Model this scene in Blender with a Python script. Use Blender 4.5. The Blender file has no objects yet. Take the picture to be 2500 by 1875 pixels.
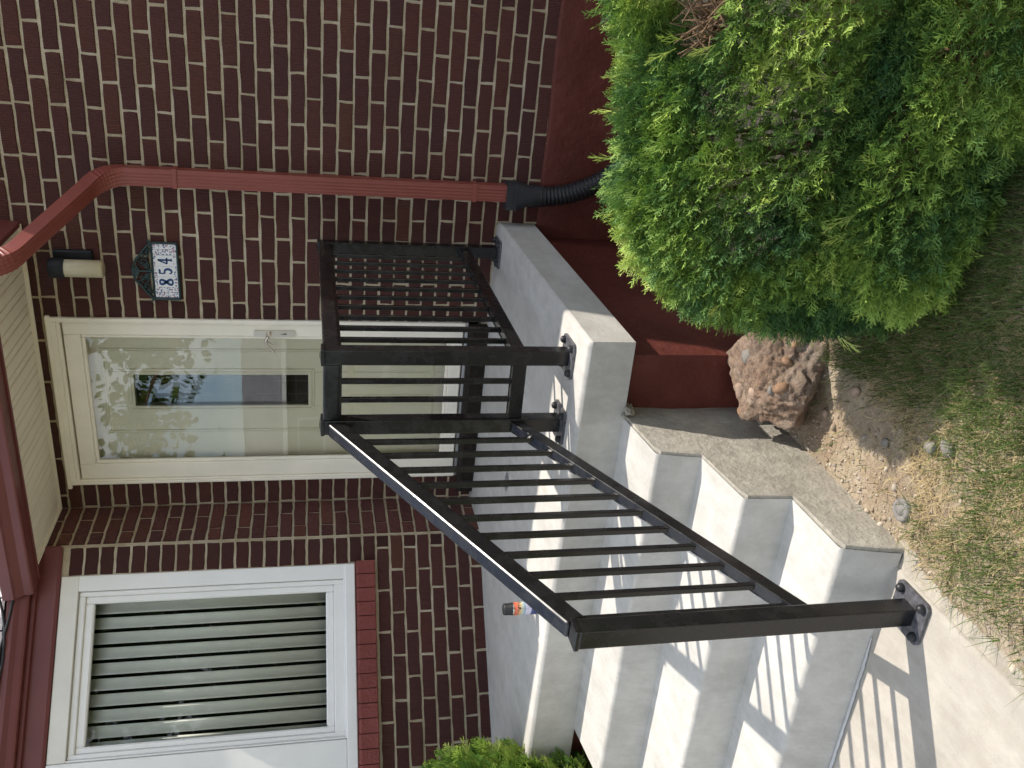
import bpy, bmesh, math, random
import numpy as np
from mathutils import Vector, Matrix, noise
random.seed(7); RNG = np.random.default_rng(11)
SC = bpy.context.scene
COL = SC.collection
R = math.radians

# ------------------------------------------------------------------ camera
cam_d = bpy.data.cameras.new('camera'); cam = bpy.data.objects.new('camera', cam_d); COL.objects.link(cam)
cam_d.sensor_fit = 'HORIZONTAL'; cam_d.sensor_width = 36.0; cam_d.lens = 36.0 * 2175.24 / 2500.0
cam_d.clip_start = 0.05; cam_d.clip_end = 2000
RX = Vector((0.09715114, -0.20018632, -0.97492928))     # picture right = world down
RY = Vector((0.89605576, 0.44393762, -0.00186414))      # picture up = world right
RF = Vector((-0.43318095, 0.87340989, -0.22250715))     # view direction
m3 = Matrix((RX, RY, -RF)).transposed()
cam.matrix_world = Matrix.Translation((0.5835, -4.448, 1.7218)) @ m3.to_4x4()
SC.camera = cam

# ------------------------------------------------------------------ world, sun, exposure
SUN = Vector((0.809, 0.588, 1.42)).normalized()
w = bpy.data.worlds.new('World'); SC.world = w; w.use_nodes = True
nt = w.node_tree; nt.nodes.clear()
def N(t, **k):
    n = nt.nodes.new(t)
    for a, b in k.items(): setattr(n, a, b)
    return n
sky = N('ShaderNodeTexSky', sky_type='NISHITA', sun_disc=False)
sky.sun_elevation = math.asin(SUN.z); sky.sun_rotation = math.atan2(SUN.x, SUN.y)
sky.air_density = 1.0; sky.dust_density = 1.2; sky.ozone_density = 1.0; sky.altitude = 1300
tc = N('ShaderNodeTexCoord'); mp = N('ShaderNodeMapping'); mp.inputs['Scale'].default_value = (2.2, 2.2, 4.2)
nz = N('ShaderNodeTexNoise'); nz.inputs['Scale'].default_value = 1.3; nz.inputs['Detail'].default_value = 8
rp = N('ShaderNodeValToRGB'); rp.color_ramp.elements[0].position = 0.43; rp.color_ramp.elements[1].position = 0.58
mx = N('ShaderNodeMix', data_type='RGBA'); mx.inputs[7].default_value = (11.0, 11.3, 11.8, 1)
bg = N('ShaderNodeBackground'); bg.inputs['Strength'].default_value = 0.135
out = N('ShaderNodeOutputWorld')
L = nt.links.new
L(tc.outputs['Generated'], mp.inputs['Vector']); L(mp.outputs[0], nz.inputs['Vector']); L(nz.outputs['Fac'], rp.inputs[0])
L(rp.outputs[0], mx.inputs[0]); L(sky.outputs[0], mx.inputs[6]); L(mx.outputs[2], bg.inputs[0]); L(bg.outputs[0], out.inputs[0])
sd = bpy.data.lights.new('sun', 'SUN'); sd.energy = 4.0; sd.angle = R(0.53); sd.color = (1.0, 0.92, 0.82)
so = bpy.data.objects.new('sun', sd); COL.objects.link(so)
so.rotation_euler = (-SUN).to_track_quat('-Z', 'Y').to_euler(); so.location = (4, 3, 8)
vs = SC.view_settings; vs.view_transform = 'Standard'; vs.look = 'None'; vs.gamma = 1.0; vs.exposure = 0.66; vs.use_curve_mapping = False

# ------------------------------------------------------------------ helpers
def tag(o, label=None, cat=None, group=None, kind=None):
    if label: o['label'] = label
    if cat: o['category'] = cat
    if group: o['group'] = group
    if kind: o['kind'] = kind
    return o
WORG = {}
def empty(name, loc, label=None, cat=None, group=None):
    o = bpy.data.objects.new(name, None); COL.objects.link(o); o.location = loc; o.empty_display_size = 0.1
    WORG[o.name] = Vector(loc)
    return tag(o, label, cat, group)
def link(name, me, mat=None, parent=None, loc=(0, 0, 0), rot=None, scale=None):
    o = bpy.data.objects.new(name, me); COL.objects.link(o)
    if mat is not None and len(me.materials) == 0: me.materials.append(mat)
    lw = Vector(loc)
    if parent is not None:
        o.parent = parent; o.location = lw - WORG[parent.name]
    else: o.location = lw
    WORG[o.name] = lw
    if rot is not None: o.rotation_euler = rot
    if scale is not None: o.scale = scale
    return o
class MB:
    """collects shapes (world coordinates) and links them as one mesh object"""
    def __init__(s): s.v = []; s.f = []; s.sm = []
    def add(s, vs, fs, smooth=False):
        b = len(s.v); s.v += [tuple(p) for p in vs]; s.f += [tuple(i + b for i in f) for f in fs]; s.sm += [smooth] * len(fs); return s
    def box(s, c, size, rot=None, bev=0.0, seg=1):
        bm = bmesh.new(); bmesh.ops.create_cube(bm, size=1)
        bmesh.ops.scale(bm, verts=bm.verts, vec=size)
        if bev > 0: bmesh.ops.bevel(bm, geom=bm.edges[:], offset=bev, segments=seg, affect='EDGES', profile=0.6)
        M = Matrix.Translation(c) @ (rot.to_4x4() if rot is not None else Matrix.Identity(4))
        return s.bm(bm, M)
    def bm(s, bm, M=None, smooth=False):
        if M is not None: bmesh.ops.transform(bm, matrix=M, verts=bm.verts)
        bm.verts.index_update()
        s.add([v.co[:] for v in bm.verts], [[v.index for v in f.verts] for f in bm.faces], smooth); bm.free(); return s
    def b2(s, lo, hi, bev=0.0, seg=1):
        lo = Vector(lo); hi = Vector(hi); return s.box((lo + hi) / 2, hi - lo, None, bev, seg)
    def prism(s, poly, axis_fn, a, b):
        """poly of 2D points, axis_fn(p, t) -> 3D, swept from t=a to t=b"""
        n = len(poly); vs = [axis_fn(p, a) for p in poly] + [axis_fn(p, b) for p in poly]
        fs = [(i, (i + 1) % n, n + (i + 1) % n, n + i) for i in range(n)] + [tuple(range(n))[::-1], tuple(range(n, 2 * n))]
        return s.add(vs, fs)
    def sweep(s, path, prof, up=Vector((0, 0, 1)), radii=None, caps=True, smooth=True, closed=True):
        path = [Vector(p) for p in path]; n = len(prof); rings = []
        for i, p in enumerate(path):
            t = (path[min(i + 1, len(path) - 1)] - path[max(i - 1, 0)]).normalized()
            x = t.cross(up)
            if x.length < 1e-4: x = t.cross(Vector((0, 1, 0)))
            x.normalize(); y = x.cross(t).normalized()
            k = 1 if radii is None else radii[i]
            rings.append([p + x * (q[0] * k) + y * (q[1] * k) for q in prof])
        vs = [v for r_ in rings for v in r_]; fs = []
        m = n if closed else n - 1
        for i in range(len(path) - 1):
            for j in range(m): fs.append((i * n + j, i * n + (j + 1) % n, (i + 1) * n + (j + 1) % n, (i + 1) * n + j))
        s.add(vs, fs, smooth)
        if caps: s.add(rings[0], [tuple(range(n))[::-1]]); s.add(rings[-1], [tuple(range(n))])
        return s
    def tube(s, path, r, seg=8, radii=None, **k):
        pr = [(math.cos(2 * math.pi * i / seg) * r, math.sin(2 * math.pi * i / seg) * r) for i in range(seg)]
        return s.sweep(path, pr, radii=radii, **k)
    def lathe(s, c, prof, seg=20, smooth=True):
        c = Vector(c); vs = []; fs = []
        for (r, z) in prof:
            for j in range(seg):
                a = 2 * math.pi * j / seg; vs.append(c + Vector((r * math.cos(a), r * math.sin(a), z)))
        for i in range(len(prof) - 1):
            for j in range(seg): fs.append((i * seg + j, i * seg + (j + 1) % seg, (i + 1) * seg + (j + 1) % seg, (i + 1) * seg + j))
        s.add(vs, fs, smooth)
        s.add(vs[:seg], [tuple(range(seg))[::-1]]); s.add(vs[-seg:], [tuple(range(seg))]); return s
    def mesh(s, name, org):
        me = bpy.data.meshes.new(name); o = Vector(org)
        me.from_pydata([(p[0] - o.x, p[1] - o.y, p[2] - o.z) for p in s.v], [], s.f)
        me.polygons.foreach_set('use_smooth', s.sm); me.update(); return me
    def build(s, name, mat, parent=None, org=None):
        if org is None: org = WORG[parent.name] if parent is not None else Vector(s.v[0])
        return link(name, s.mesh(name, org), mat, parent, org)
def big_mesh(name, V, F, mat, attr=None):
    """V (n,3), F (m,4) or (m,3) numpy"""
    me = bpy.data.meshes.new(name); k = F.shape[1]
    me.vertices.add(len(V)); me.vertices.foreach_set('co', V.astype(np.float32).ravel())
    me.loops.add(F.size); me.loops.foreach_set('vertex_index', F.astype(np.int32).ravel())
    me.polygons.add(len(F)); me.polygons.foreach_set('loop_start', np.arange(0, F.size, k, dtype=np.int32))
    me.polygons.foreach_set('loop_total', np.full(len(F), k, dtype=np.int32))
    me.update(calc_edges=True)
    if attr is not None:
        a = me.attributes.new('rnd', 'FLOAT', 'POINT'); a.data.foreach_set('value', attr.astype(np.float32))
    me.materials.append(mat); return me

# ------------------------------------------------------------------ materials
class MT:
    def __init__(s, name, rough=0.6, spec=0.4, metal=0.0):
        s.m = bpy.data.materials.new(name); s.m.use_nodes = True; s.t = s.m.node_tree
        s.p = s.t.nodes['Principled BSDF']; s.p.inputs['Roughness'].default_value = rough
        s.p.inputs['Specular IOR Level'].default_value = spec; s.p.inputs['Metallic'].default_value = metal
        s.co = s.t.nodes.new('ShaderNodeTexCoord').outputs['Object']
    def n(s, typ, **k):
        q = s.t.nodes.new(typ)
        for a, b in k.items(): setattr(q, a, b)
        return q
    def l(s, a, b): s.t.links.new(a, b)
    def val(s, x): q = s.n('ShaderNodeValue'); q.outputs[0].default_value = x; return q.outputs[0]
    def map(s, scale): q = s.n('ShaderNodeMapping'); q.inputs['Scale'].default_value = scale; s.l(s.co, q.inputs[0]); return q.outputs[0]
    def noise(s, scale, detail=4, rough=0.55, vec=None, out='Fac'):
        q = s.n('ShaderNodeTexNoise'); q.inputs['Scale'].default_value = scale; q.inputs['Detail'].default_value = detail; q.inputs['Roughness'].default_value = rough
        s.l(vec if vec is not None else s.co, q.inputs['Vector']); return q.outputs[out]
    def ramp(s, fac, stops, interp='LINEAR'):
        q = s.n('ShaderNodeValToRGB'); e = q.color_ramp.elements; q.color_ramp.interpolation = interp
        while len(e) < len(stops): e.new(0.5)
        for i, (p, c) in enumerate(stops): e[i].position = p; e[i].color = (c[0], c[1], c[2], 1) if not isinstance(c, (int, float)) else (c, c, c, 1)
        s.l(fac, q.inputs[0]); return q.outputs[0]
    def mix(s, f, a, b, mode='MIX'):
        q = s.n('ShaderNodeMix', data_type='RGBA', blend_type=mode)
        for v, i in ((f, 0), (a, 6), (b, 7)):
            if isinstance(v, (int, float)): q.inputs[i].default_value = v
            elif isinstance(v, tuple): q.inputs[i].default_value = (*v, 1) if len(v) == 3 else v
            else: s.l(v, q.inputs[i])
        return q.outputs[2]
    def math(s, op, a, b=0.5):
        q = s.n('ShaderNodeMath', operation=op)
        for i, v in enumerate((a, b)):
            if isinstance(v, (int, float)): q.inputs[i].default_value = v
            else: s.l(v, q.inputs[i])
        return q.outputs[0]
    def color(s, c):
        if isinstance(c, tuple): s.p.inputs['Base Color'].default_value = (*c, 1)
        else: s.l(c, s.p.inputs['Base Color'])
        return s
    def rough(s, c): s.l(c, s.p.inputs['Roughness']); return s
    def bump(s, h, dist=0.002, strength=1.0):
        q = s.n('ShaderNodeBump'); q.inputs['Distance'].default_value = dist; q.inputs['Strength'].default_value = strength
        s.l(h, q.inputs['Height'])
        prev = s.p.inputs['Normal'].links
        if prev: s.l(prev[0].from_socket, q.inputs['Normal'])
        s.l(q.outputs[0], s.p.inputs['Normal']); return s
def plain(name, c, rough=0.5, spec=0.4, metal=0.0, var=0.12, scale=6.0, bump=0.0, bscale=60.0):
    m = MT(name, rough, spec, metal); a = tuple(x * (1 - var) for x in c); b = tuple(min(1, x * (1 + var)) for x in c)
    m.color(m.ramp(m.noise(scale, 6), [(0.3, a), (0.7, b)]))
    if bump: m.bump(m.noise(bscale, 4), bump)
    return m.m

def brick_mat():
    m = MT('brick_clay', 0.75, 0.25)
    oi = m.n('ShaderNodeObjectInfo'); at = m.n('ShaderNodeAttribute', attribute_name='rnd')
    r = m.math('FRACT', m.math('ADD', oi.outputs['Random'], at.outputs['Fac']))
    base = m.ramp(r, [(0.0, (0.090, 0.033, 0.027)), (0.22, (0.120, 0.041, 0.032)), (0.42, (0.098, 0.037, 0.034)), (0.6, (0.145, 0.049, 0.034)), (0.78, (0.112, 0.040, 0.032)), (0.9, (0.088, 0.034, 0.031)), (1.0, (0.165, 0.062, 0.038))])
    base = m.mix(m.ramp(m.noise(22, 5), [(0.35, 0.0), (0.75, 0.55)]), base, (0.085, 0.036, 0.038))
    base = m.mix(m.ramp(m.noise(9, 6, 0.7), [(0.60, 0.0), (0.80, 0.20)]), base, (0.27, 0.19, 0.16))
    base = m.mix(m.ramp(m.noise(140, 2), [(0.70, 0.0), (0.76, 0.5)]), base, (0.33, 0.25, 0.21))
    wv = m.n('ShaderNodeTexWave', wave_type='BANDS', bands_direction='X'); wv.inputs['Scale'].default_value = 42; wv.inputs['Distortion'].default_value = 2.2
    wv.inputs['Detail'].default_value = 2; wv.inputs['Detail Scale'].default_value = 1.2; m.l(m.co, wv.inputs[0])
    m.color(m.mix(m.math('MULTIPLY', m.ramp(wv.outputs['Fac'], [(.25, 1.0), (.6, 0.0)]), m.ramp(m.noise(30, 3), [(.3, .65), (.7, .25)])), base, (0.045, 0.022, 0.020)))  # shade of the rib grooves put into the colour, bump alone shows little
    m.bump(m.math('ADD', m.math('MULTIPLY', wv.outputs['Fac'], 0.8), m.noise(90, 4)), 0.006, 1.0)
    return m.m
def mortar_mat():
    m = MT('mortar', 0.9, 0.15)
    c = m.ramp(m.noise(5.5, 5, 0.65), [(0.30, (0.38, 0.31, 0.205)), (0.5, (0.49, 0.41, 0.29)), (0.72, (0.60, 0.535, 0.43))])
    c = m.mix(m.ramp(m.noise(150, 3), [(0.3, 0.35), (0.55, 0.0)]), c, (0.17, 0.14, 0.10))
    m.color(c); m.bump(m.noise(130, 6, 0.7), 0.004); m.bump(m.noise(25, 3), 0.004); return m.m
def concrete_mat(name, tint=(1, 1, 1), dark=1.0, streak=(1, 1, 1), grit=0.5, trowel=0.0):
    m = MT(name, 0.8, 0.25)
    A = lambda r, g, b: (r * tint[0] * dark, g * tint[1] * dark, b * tint[2] * dark)
    c = m.ramp(m.noise(1.9, 7, 0.6, m.map(streak)), [(0.28, A(.40, .385, .355)), (0.5, A(.47, .455, .42)), (0.72, A(.54, .525, .49))])
    c = m.mix(m.ramp(m.noise(13, 5, .65), [(0.35, 0.40), (0.6, 0.0)]), c, A(.34, .325, .295))
    c = m.mix(m.ramp(m.noise(5.5, 8, .75, m.map((2.2, .6, 1))), [(0.44, 0.0), (0.70, .45)]), c, A(.64, .63, .60))
    c = m.mix(m.ramp(m.noise(240, 2), [(0.30, grit * 0.5), (0.42, 0.0)]), c, A(.30, .28, .25))
    vo = m.n('ShaderNodeTexVoronoi', feature='F1'); vo.inputs['Scale'].default_value = 26; m.l(m.co, vo.inputs['Vector'])
    c = m.mix(m.ramp(vo.outputs['Distance'], [(0.035, grit), (0.07, 0.0)]), c, A(.20, .19, .175))
    if trowel:
        t = m.noise(11, 7, .7, m.map((1, 1.5, 1.15)))
        c = m.mix(m.ramp(t, [(0.46, 0.0), (0.62, 0.6)]), c, A(.66, .64, .59)); m.bump(t, 0.007 * trowel)
        m.bump(m.noise(42, 5, .6), 0.005 * trowel)
    m.color(c); m.bump(m.noise(60, 6, .6), 0.0016); m.bump(m.noise(4, 4), 0.006); return m.m
def metal_black():
    m = MT('black_powder_coat', 0.36, 0.5)
    sm = m.ramp(m.noise(16, 6, .6), [(0.45, 0.0), (0.62, 1.0)])
    m.color(m.mix(m.math('MULTIPLY', sm, 0.18), (0.010, 0.010, 0.011), (0.028, 0.026, 0.025)))
    m.rough(m.math('ADD', m.math('MULTIPLY', sm, 0.12), 0.22)); return m.m
def leaf_mat(name, stops, trans=0.35):
    m = MT(name, 0.6, 0.25)
    at = m.n('ShaderNodeAttribute', attribute_name='rnd'); c = m.ramp(at.outputs['Fac'], stops); m.color(c)
    tr = m.n('ShaderNodeBsdfTranslucent'); m.l(c, tr.inputs[0]); ms = m.n('ShaderNodeMixShader'); ms.inputs[0].default_value = trans
    o = m.t.nodes['Material Output']; m.l(m.p.outputs[0], ms.inputs[1]); m.l(tr.outputs[0], ms.inputs[2]); m.l(ms.outputs[0], o.inputs[0]); return m.m
def glass_mat(name, tint=(1, 1, 1), base=0.05, ior=1.5, wob=0.0):
    m = MT(name); gl = m.n('ShaderNodeBsdfGlossy'); gl.inputs['Roughness'].default_value = 0.0
    tr = m.n('ShaderNodeBsdfTransparent'); tr.inputs[0].default_value = (*tint, 1)
    fr = m.n('ShaderNodeFresnel'); fr.inputs['IOR'].default_value = ior
    ms = m.n('ShaderNodeMixShader'); m.l(m.math('ADD', fr.outputs[0], base), ms.inputs[0]); m.l(tr.outputs[0], ms.inputs[1]); m.l(gl.outputs[0], ms.inputs[2])
    if wob:
        b = m.n('ShaderNodeBump'); b.inputs['Distance'].default_value = wob; m.l(m.noise(2.6, 2), b.inputs['Height']); m.l(b.outputs[0], gl.inputs['Normal'])
    m.l(ms.outputs[0], m.t.nodes['Material Output'].inputs[0]); return m.m

M = {}
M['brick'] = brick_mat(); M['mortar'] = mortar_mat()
M['conc'] = concrete_mat('porch_concrete', streak=(1, .5, 1), grit=0.25)
M['conc_side'] = concrete_mat('parged_concrete', tint=(1, .97, .90), dark=0.72, grit=0.5, trowel=1.0)
M['walk'] = concrete_mat('walkway_concrete', tint=(1, .955, .895), dark=0.78, grit=0.55)
M['spill'] = concrete_mat('rough_concrete', tint=(1, .95, .86), dark=0.66, grit=1.0, trowel=1.2)
M['black'] = metal_black()
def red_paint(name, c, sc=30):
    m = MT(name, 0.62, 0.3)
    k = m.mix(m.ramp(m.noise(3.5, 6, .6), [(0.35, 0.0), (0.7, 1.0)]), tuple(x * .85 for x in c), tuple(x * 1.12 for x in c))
    k = m.mix(m.ramp(m.noise(14, 6, .75), [(0.62, 0.0), (0.74, 0.45)]), k, (0.055, 0.03, 0.024))
    k = m.mix(m.ramp(m.noise(75, 2), [(0.74, 0.0), (0.78, .6)]), k, (0.32, 0.25, 0.2))
    k = m.mix(m.ramp(m.noise(2.1, 7, .7), [(0.48, 0.0), (0.72, .40)]), k, tuple(min(1, x * 1.9 + .02) for x in c))
    m.color(k); m.bump(m.noise(sc, 6, .6), 0.006); m.bump(m.noise(7, 4), .008); return m.m
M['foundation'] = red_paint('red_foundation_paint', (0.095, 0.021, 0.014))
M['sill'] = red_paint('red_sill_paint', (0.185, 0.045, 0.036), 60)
M['gutter'] = plain('red_gutter_enamel', (0.150, 0.040, 0.038), 0.42, 0.45, var=0.08)
M['spout'] = plain('red_downspout_enamel', (0.225, 0.056, 0.042), 0.42, 0.45, var=0.08)
M['cream'] = plain('cream_paint', (0.84, 0.785, 0.675), 0.42, 0.4, var=0.05, bump=0.0004, bscale=9)
M['door'] = plain('cream_door_paint', (0.82, 0.78, 0.65), 0.5, 0.35, var=0.04)
M['soffit'] = plain('cream_aluminium_soffit', (0.84, 0.78, 0.65), 0.55, 0.3, var=0.06, scale=3)
M['white'] = plain('white_vinyl', (0.83, 0.82, 0.795), 0.4, 0.4, var=0.03)
M['agedwhite'] = plain('aged_white_vinyl', (0.74, 0.71, 0.64), 0.45, 0.4, var=0.06)
M['rubber'] = plain('black_plastic', (0.016, 0.016, 0.018), 0.45, 0.4, var=0.25)
M['boot'] = plain('dark_grey_plastic', (0.030, 0.030, 0.034), 0.6, 0.3, var=0.25)
M['carpet'] = plain('dark_ribbed_carpet', (0.030, 0.026, 0.022), 0.95, 0.1, var=0.35, scale=70, bump=0.003, bscale=260)
M['nickel'] = plain('brushed_nickel', (0.62, 0.57, 0.50), 0.28, 0.5, metal=1.0, var=0.06)
M['iron'] = plain('dark_green_cast_iron', (0.012, 0.036, 0.038), 0.45, 0.5, var=0.35, scale=40)
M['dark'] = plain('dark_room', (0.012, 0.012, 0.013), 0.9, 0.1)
M['slat'] = plain('blind_vinyl', (0.86, 0.86, 0.81), 0.5, 0.3, var=0.05)
M['lampblack'] = plain('lamp_black', (0.010, 0.011, 0.014), 0.55, 0.35, var=0.2)
M['glass'] = glass_mat('storm_glass', (0.97, 0.98, 0.96), 0.045, 1.5, 0.0003)
M['winglass'] = glass_mat('window_glass', (0.94, 0.96, 0.92), 0.0, 1.5, 0.0003)
M['doorglass'] = glass_mat('door_window_glass', (0.6, 0.62, 0.62), 0.10, 1.5)
M['plate'] = plain('grey_primer_plate', (0.10, 0.10, 0.112), 0.38, 0.5, 0.3, var=0.5, scale=45)

# ------------------------------------------------------------------ the place: frames
PIV = Vector((-0.681, 0, 0)); TH = R(1.6)
def PW(x, y, z):                       # porch frame -> world
    c, s = math.cos(TH), math.sin(TH); return Vector((PIV.x + c * x - s * y, s * x + c * y, z))
PROT = Matrix.Rotation(TH, 3, 'Z')
H = 0.0745; P = 0.2301
B0 = Vector((-2.375, -0.35, 0)); BU = Vector((1, 1, 0)).normalized(); BN = Vector((1, -1, 0)).normalized()
def BW(s, off, z):                     # bay frame: s leftwards along the angled face, off outwards
    p = B0 - BU * s + BN * off; p.z = z; return p
BROT = Matrix.Rotation(R(45), 3, 'Z')

# ------------------------------------------------------------------ ground
def axis(lo, hi, step, far):
    a = list(np.arange(lo, hi + 1e-6, step)); s = step; x = hi; up = []
    while x < far: s *= 1.5; x += s; up.append(x)
    s = step; x = lo; dn = []
    while x > -far: s *= 1.5; x -= s; dn.append(x)
    return np.array(dn[::-1] + a + up)
gx = axis(-1.2, 1.1, .035, 400); gy = axis(-3.5, -1.3, .035, 400)
def ground_z(x, y):
    z = -0.022 + 0.018 * noise.noise(Vector((x * 2.3, y * 2.3, 1.7))) + 0.007 * noise.noise(Vector((x * 11, y * 11, 4.1)))
    e = (x - PIV.x) - TH * (-y) * 1.0 + 0.345          # distance from the walkway edge
    if -2.2 < e < 0.05: z = min(z, -0.024)
    return z
V = np.array([[x, y, ground_z(x, y) if abs(x) < 40 and abs(y) < 40 else -0.03] for y in gy for x in gx]); nx = len(gx)
F = np.array([[j * nx + i, j * nx + i + 1, (j + 1) * nx + i + 1, (j + 1) * nx + i] for j in range(len(gy) - 1) for i in range(nx - 1)])
def soil_mat():
    m = MT('soil', 0.95, 0.1)
    c = m.ramp(m.noise(3.2, 7, .65), [(0.3, (.29, .23, .165)), (0.5, (.42, .345, .25)), (0.7, (.50, .42, .32))])
    c = m.mix(m.ramp(m.noise(34, 5, .7), [(0.42, .0), (0.62, .45)]), c, (.20, .15, .105))
    c = m.mix(m.ramp(m.noise(7, 5), [(0.5, 0.0), (0.63, .25)]), c, (.30, .19, .12))
    geo = m.n('ShaderNodeNewGeometry'); sx = m.n('ShaderNodeSeparateXYZ'); m.l(geo.outputs['Position'], sx.inputs[0])
    far = m.n('ShaderNodeMapRange'); far.inputs[1].default_value = -4.0; far.inputs[2].default_value = -5.2; m.l(sx.outputs['Y'], far.inputs[0])
    lawn = m.ramp(m.noise(2.2, 8, .7), [(0.3, (.045, .075, .02)), (.7, (.16, .16, .06))])
    c = m.mix(far.outputs[0], c, lawn)
    m.color(c); m.bump(m.noise(55, 7, .7), 0.012); m.bump(m.noise(230, 3), 0.004); return m.m
me = big_mesh('ground', V, F, soil_mat()); me.polygons.foreach_set('use_smooth', [True] * len(me.polygons))
ground = link('ground', me); tag(ground, kind='structure')

# walkway slab (rounded edge) and the rough lip poured beside it
def strip(fn, ys, xs, name, mat, kind='structure'):
    V = [fn(x, y) for y in ys for x in xs]; n = len(xs)
    b = MB(); b.add(V, [(j * n + i, j * n + i + 1, (j + 1) * n + i + 1, (j + 1) * n + i) for j in range(len(ys) - 1) for i in range(n - 1)], True)
    o = b.build(name, mat, None, (0, 0, 0)); tag(o, kind=kind); return o
ys = list(np.linspace(-12.0, -4.0, 9)) + list(np.linspace(-3.9, -2.50, 60))
def walk_fn(x, y):
    wob = 0.004 * noise.noise(Vector((y * 7, 3, 0))) if x > -.5 else 0
    lift = {0: -.06, 1: -.006}.get(round((-.345 - x) * 1000) // 6 if x > -.36 else 9, 0.0)
    return PW(x + wob, y, lift)
xs = [-1.95, -1.93] + list(np.linspace(-1.8, -.42, 8)) + [-.375, -.357, -.351, -.345]
strip(walk_fn, ys, xs, 'walkway', M['walk'])
def lip_fn(t, y):
    wd = 0.055 + 0.028 * noise.noise(Vector((y * 3.1, 8, 0))) + 0.016 * noise.noise(Vector((y * 14, 2, 0)))
    if y > -2.62: wd += 0.05
    return PW(-.352 + t * wd, y, -0.010 - 0.018 * t - (0.03 if t > .98 else 0) + 0.004 * noise.noise(Vector((y * 30, t * 5, 0))))
strip(lip_fn, list(np.linspace(-3.9, -2.50, 110)), [0, .25, .5, .75, 1.0], 'walkway_lip', M['spill'])

# ------------------------------------------------------------------ concrete porch
porch = empty('concrete_porch', PW(-.9, -1.2, 0), 'pale concrete porch with four steps and red painted sides before the brick house', 'porch')
def landing_z(x, y): return 0.760 - 0.012 * x + 0.009 * y
YF = -1.655; XS = -0.305; XL = -1.86
def rounded_slab(name, x0, x1, y0, y1, ztop, zbot, mat, parent, rb=0.018):
    """slab with rounded front and side top edges; y0 front"""
    xs = [x0, x0 + rb * .3, x0 + rb] + list(np.linspace(x0 + rb, x1 - rb, 26))[1:-1] + [x1 - rb, x1 - rb * .3, x1]
    ysl = [y0, y0 + rb * .3, y0 + rb] + list(np.linspace(y0 + rb, y1, 18))[1:]
    def drop(x, y):
        d = 0
        for q in (x - x0, x1 - x, y - y0):
            if q < rb * .9: d = max(d, rb if q < 1e-6 else rb * .3)
        return d
    b = MB(); nx = len(xs); top = []
    for y in ysl:
        for x in xs:
            jx = 0.003 * noise.noise(Vector((x * 6, y * 6, 3))) if (x in (x0, x1) or y == y0) else 0
            top.append(PW(x + jx, y + jx, ztop(x, y) - drop(x, y) + 0.0015 * noise.noise(Vector((x * 5, y * 5, 9)))))
    b.add(top, [(j * nx + i, j * nx + i + 1, (j + 1) * nx + i + 1, (j + 1) * nx + i) for j in range(len(ysl) - 1) for i in range(nx - 1)], True)
    # skirt
    ring = [(x, y0) for x in xs] + [(x1, y) for y in ysl[1:]]
    ring = [(x0, y) for y in ysl[::-1]][:-1] + ring
    vt = []; vb = []
    for (x, y) in ring:
        jx = 0.003 * noise.noise(Vector((x * 6, y * 6, 3)))
        vt.append(PW(x + jx, y + jx, ztop(x, y) - rb + .001)); vb.append(PW(x, y, zbot(x, y)))
    n = len(ring); b.add(vt + vb, [(i, i + n, i + n + 1, i + 1) for i in range(n - 1)], False)
    b.add([PW(x0, y0, zbot(x0, y0)), PW(x1, y0, zbot(x1, y0)), PW(x1, y1, zbot(x1, y1)), PW(x0, y1, zbot(x0, y1))], [(3, 2, 1, 0)])
    return b.build(name, mat, parent)
rounded_slab('landing', -3.2, 0.0, YF, 0.25, landing_z, lambda x, y: 0.566, M['conc'], porch)
steps = [(-1.655, 0.572, -1.940, 0.541), (-1.968, 0.388, -2.240, 0.353), (-2.250, 0.187, -2.532, 0.174)]
nxt = [(-1.968, .386), (-2.250, .185), (-2.570, -.005)]
for (yb, zb, yf, zf), (y2, z2) in zip(steps, nxt):
    b = MB(); rb = .016; n = 40; xs = list(np.linspace(XL, XS, n))
    prof = [(yb + .03, zb), (yf + rb, zf + .0005), (yf + rb * .3, zf - rb * .28), (yf, zf - rb), ((yf + y2) / 2, (zf + z2) / 2), (y2, z2 - .004)]
    V = []
    for x in xs:
        for k, (y, z) in enumerate(prof):
            j = 0.0035 * noise.noise(Vector((x * 5, y * 3, 7))) + 0.0015 * noise.noise(Vector((x * 22, y * 9, 7))) if k in (1, 2, 3) else 0
            V.append(PW(x, y + j, z + j * .4))
    m_ = len(prof); fs = [(i * m_ + k, i * m_ + k + 1, (i + 1) * m_ + k + 1, (i + 1) * m_ + k) for i in range(n - 1) for k in range(m_ - 1)]
    b.add(V, fs, True)
    e0 = [PW(XL, y, z) for y, z in prof]; b.add(e0 + [PW(XL, yb + .03, -.1), PW(XL, y2, -.1)], [tuple(range(m_)) + (m_ + 1, m_)])
    b.build('step', M['conc'], porch)
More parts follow.
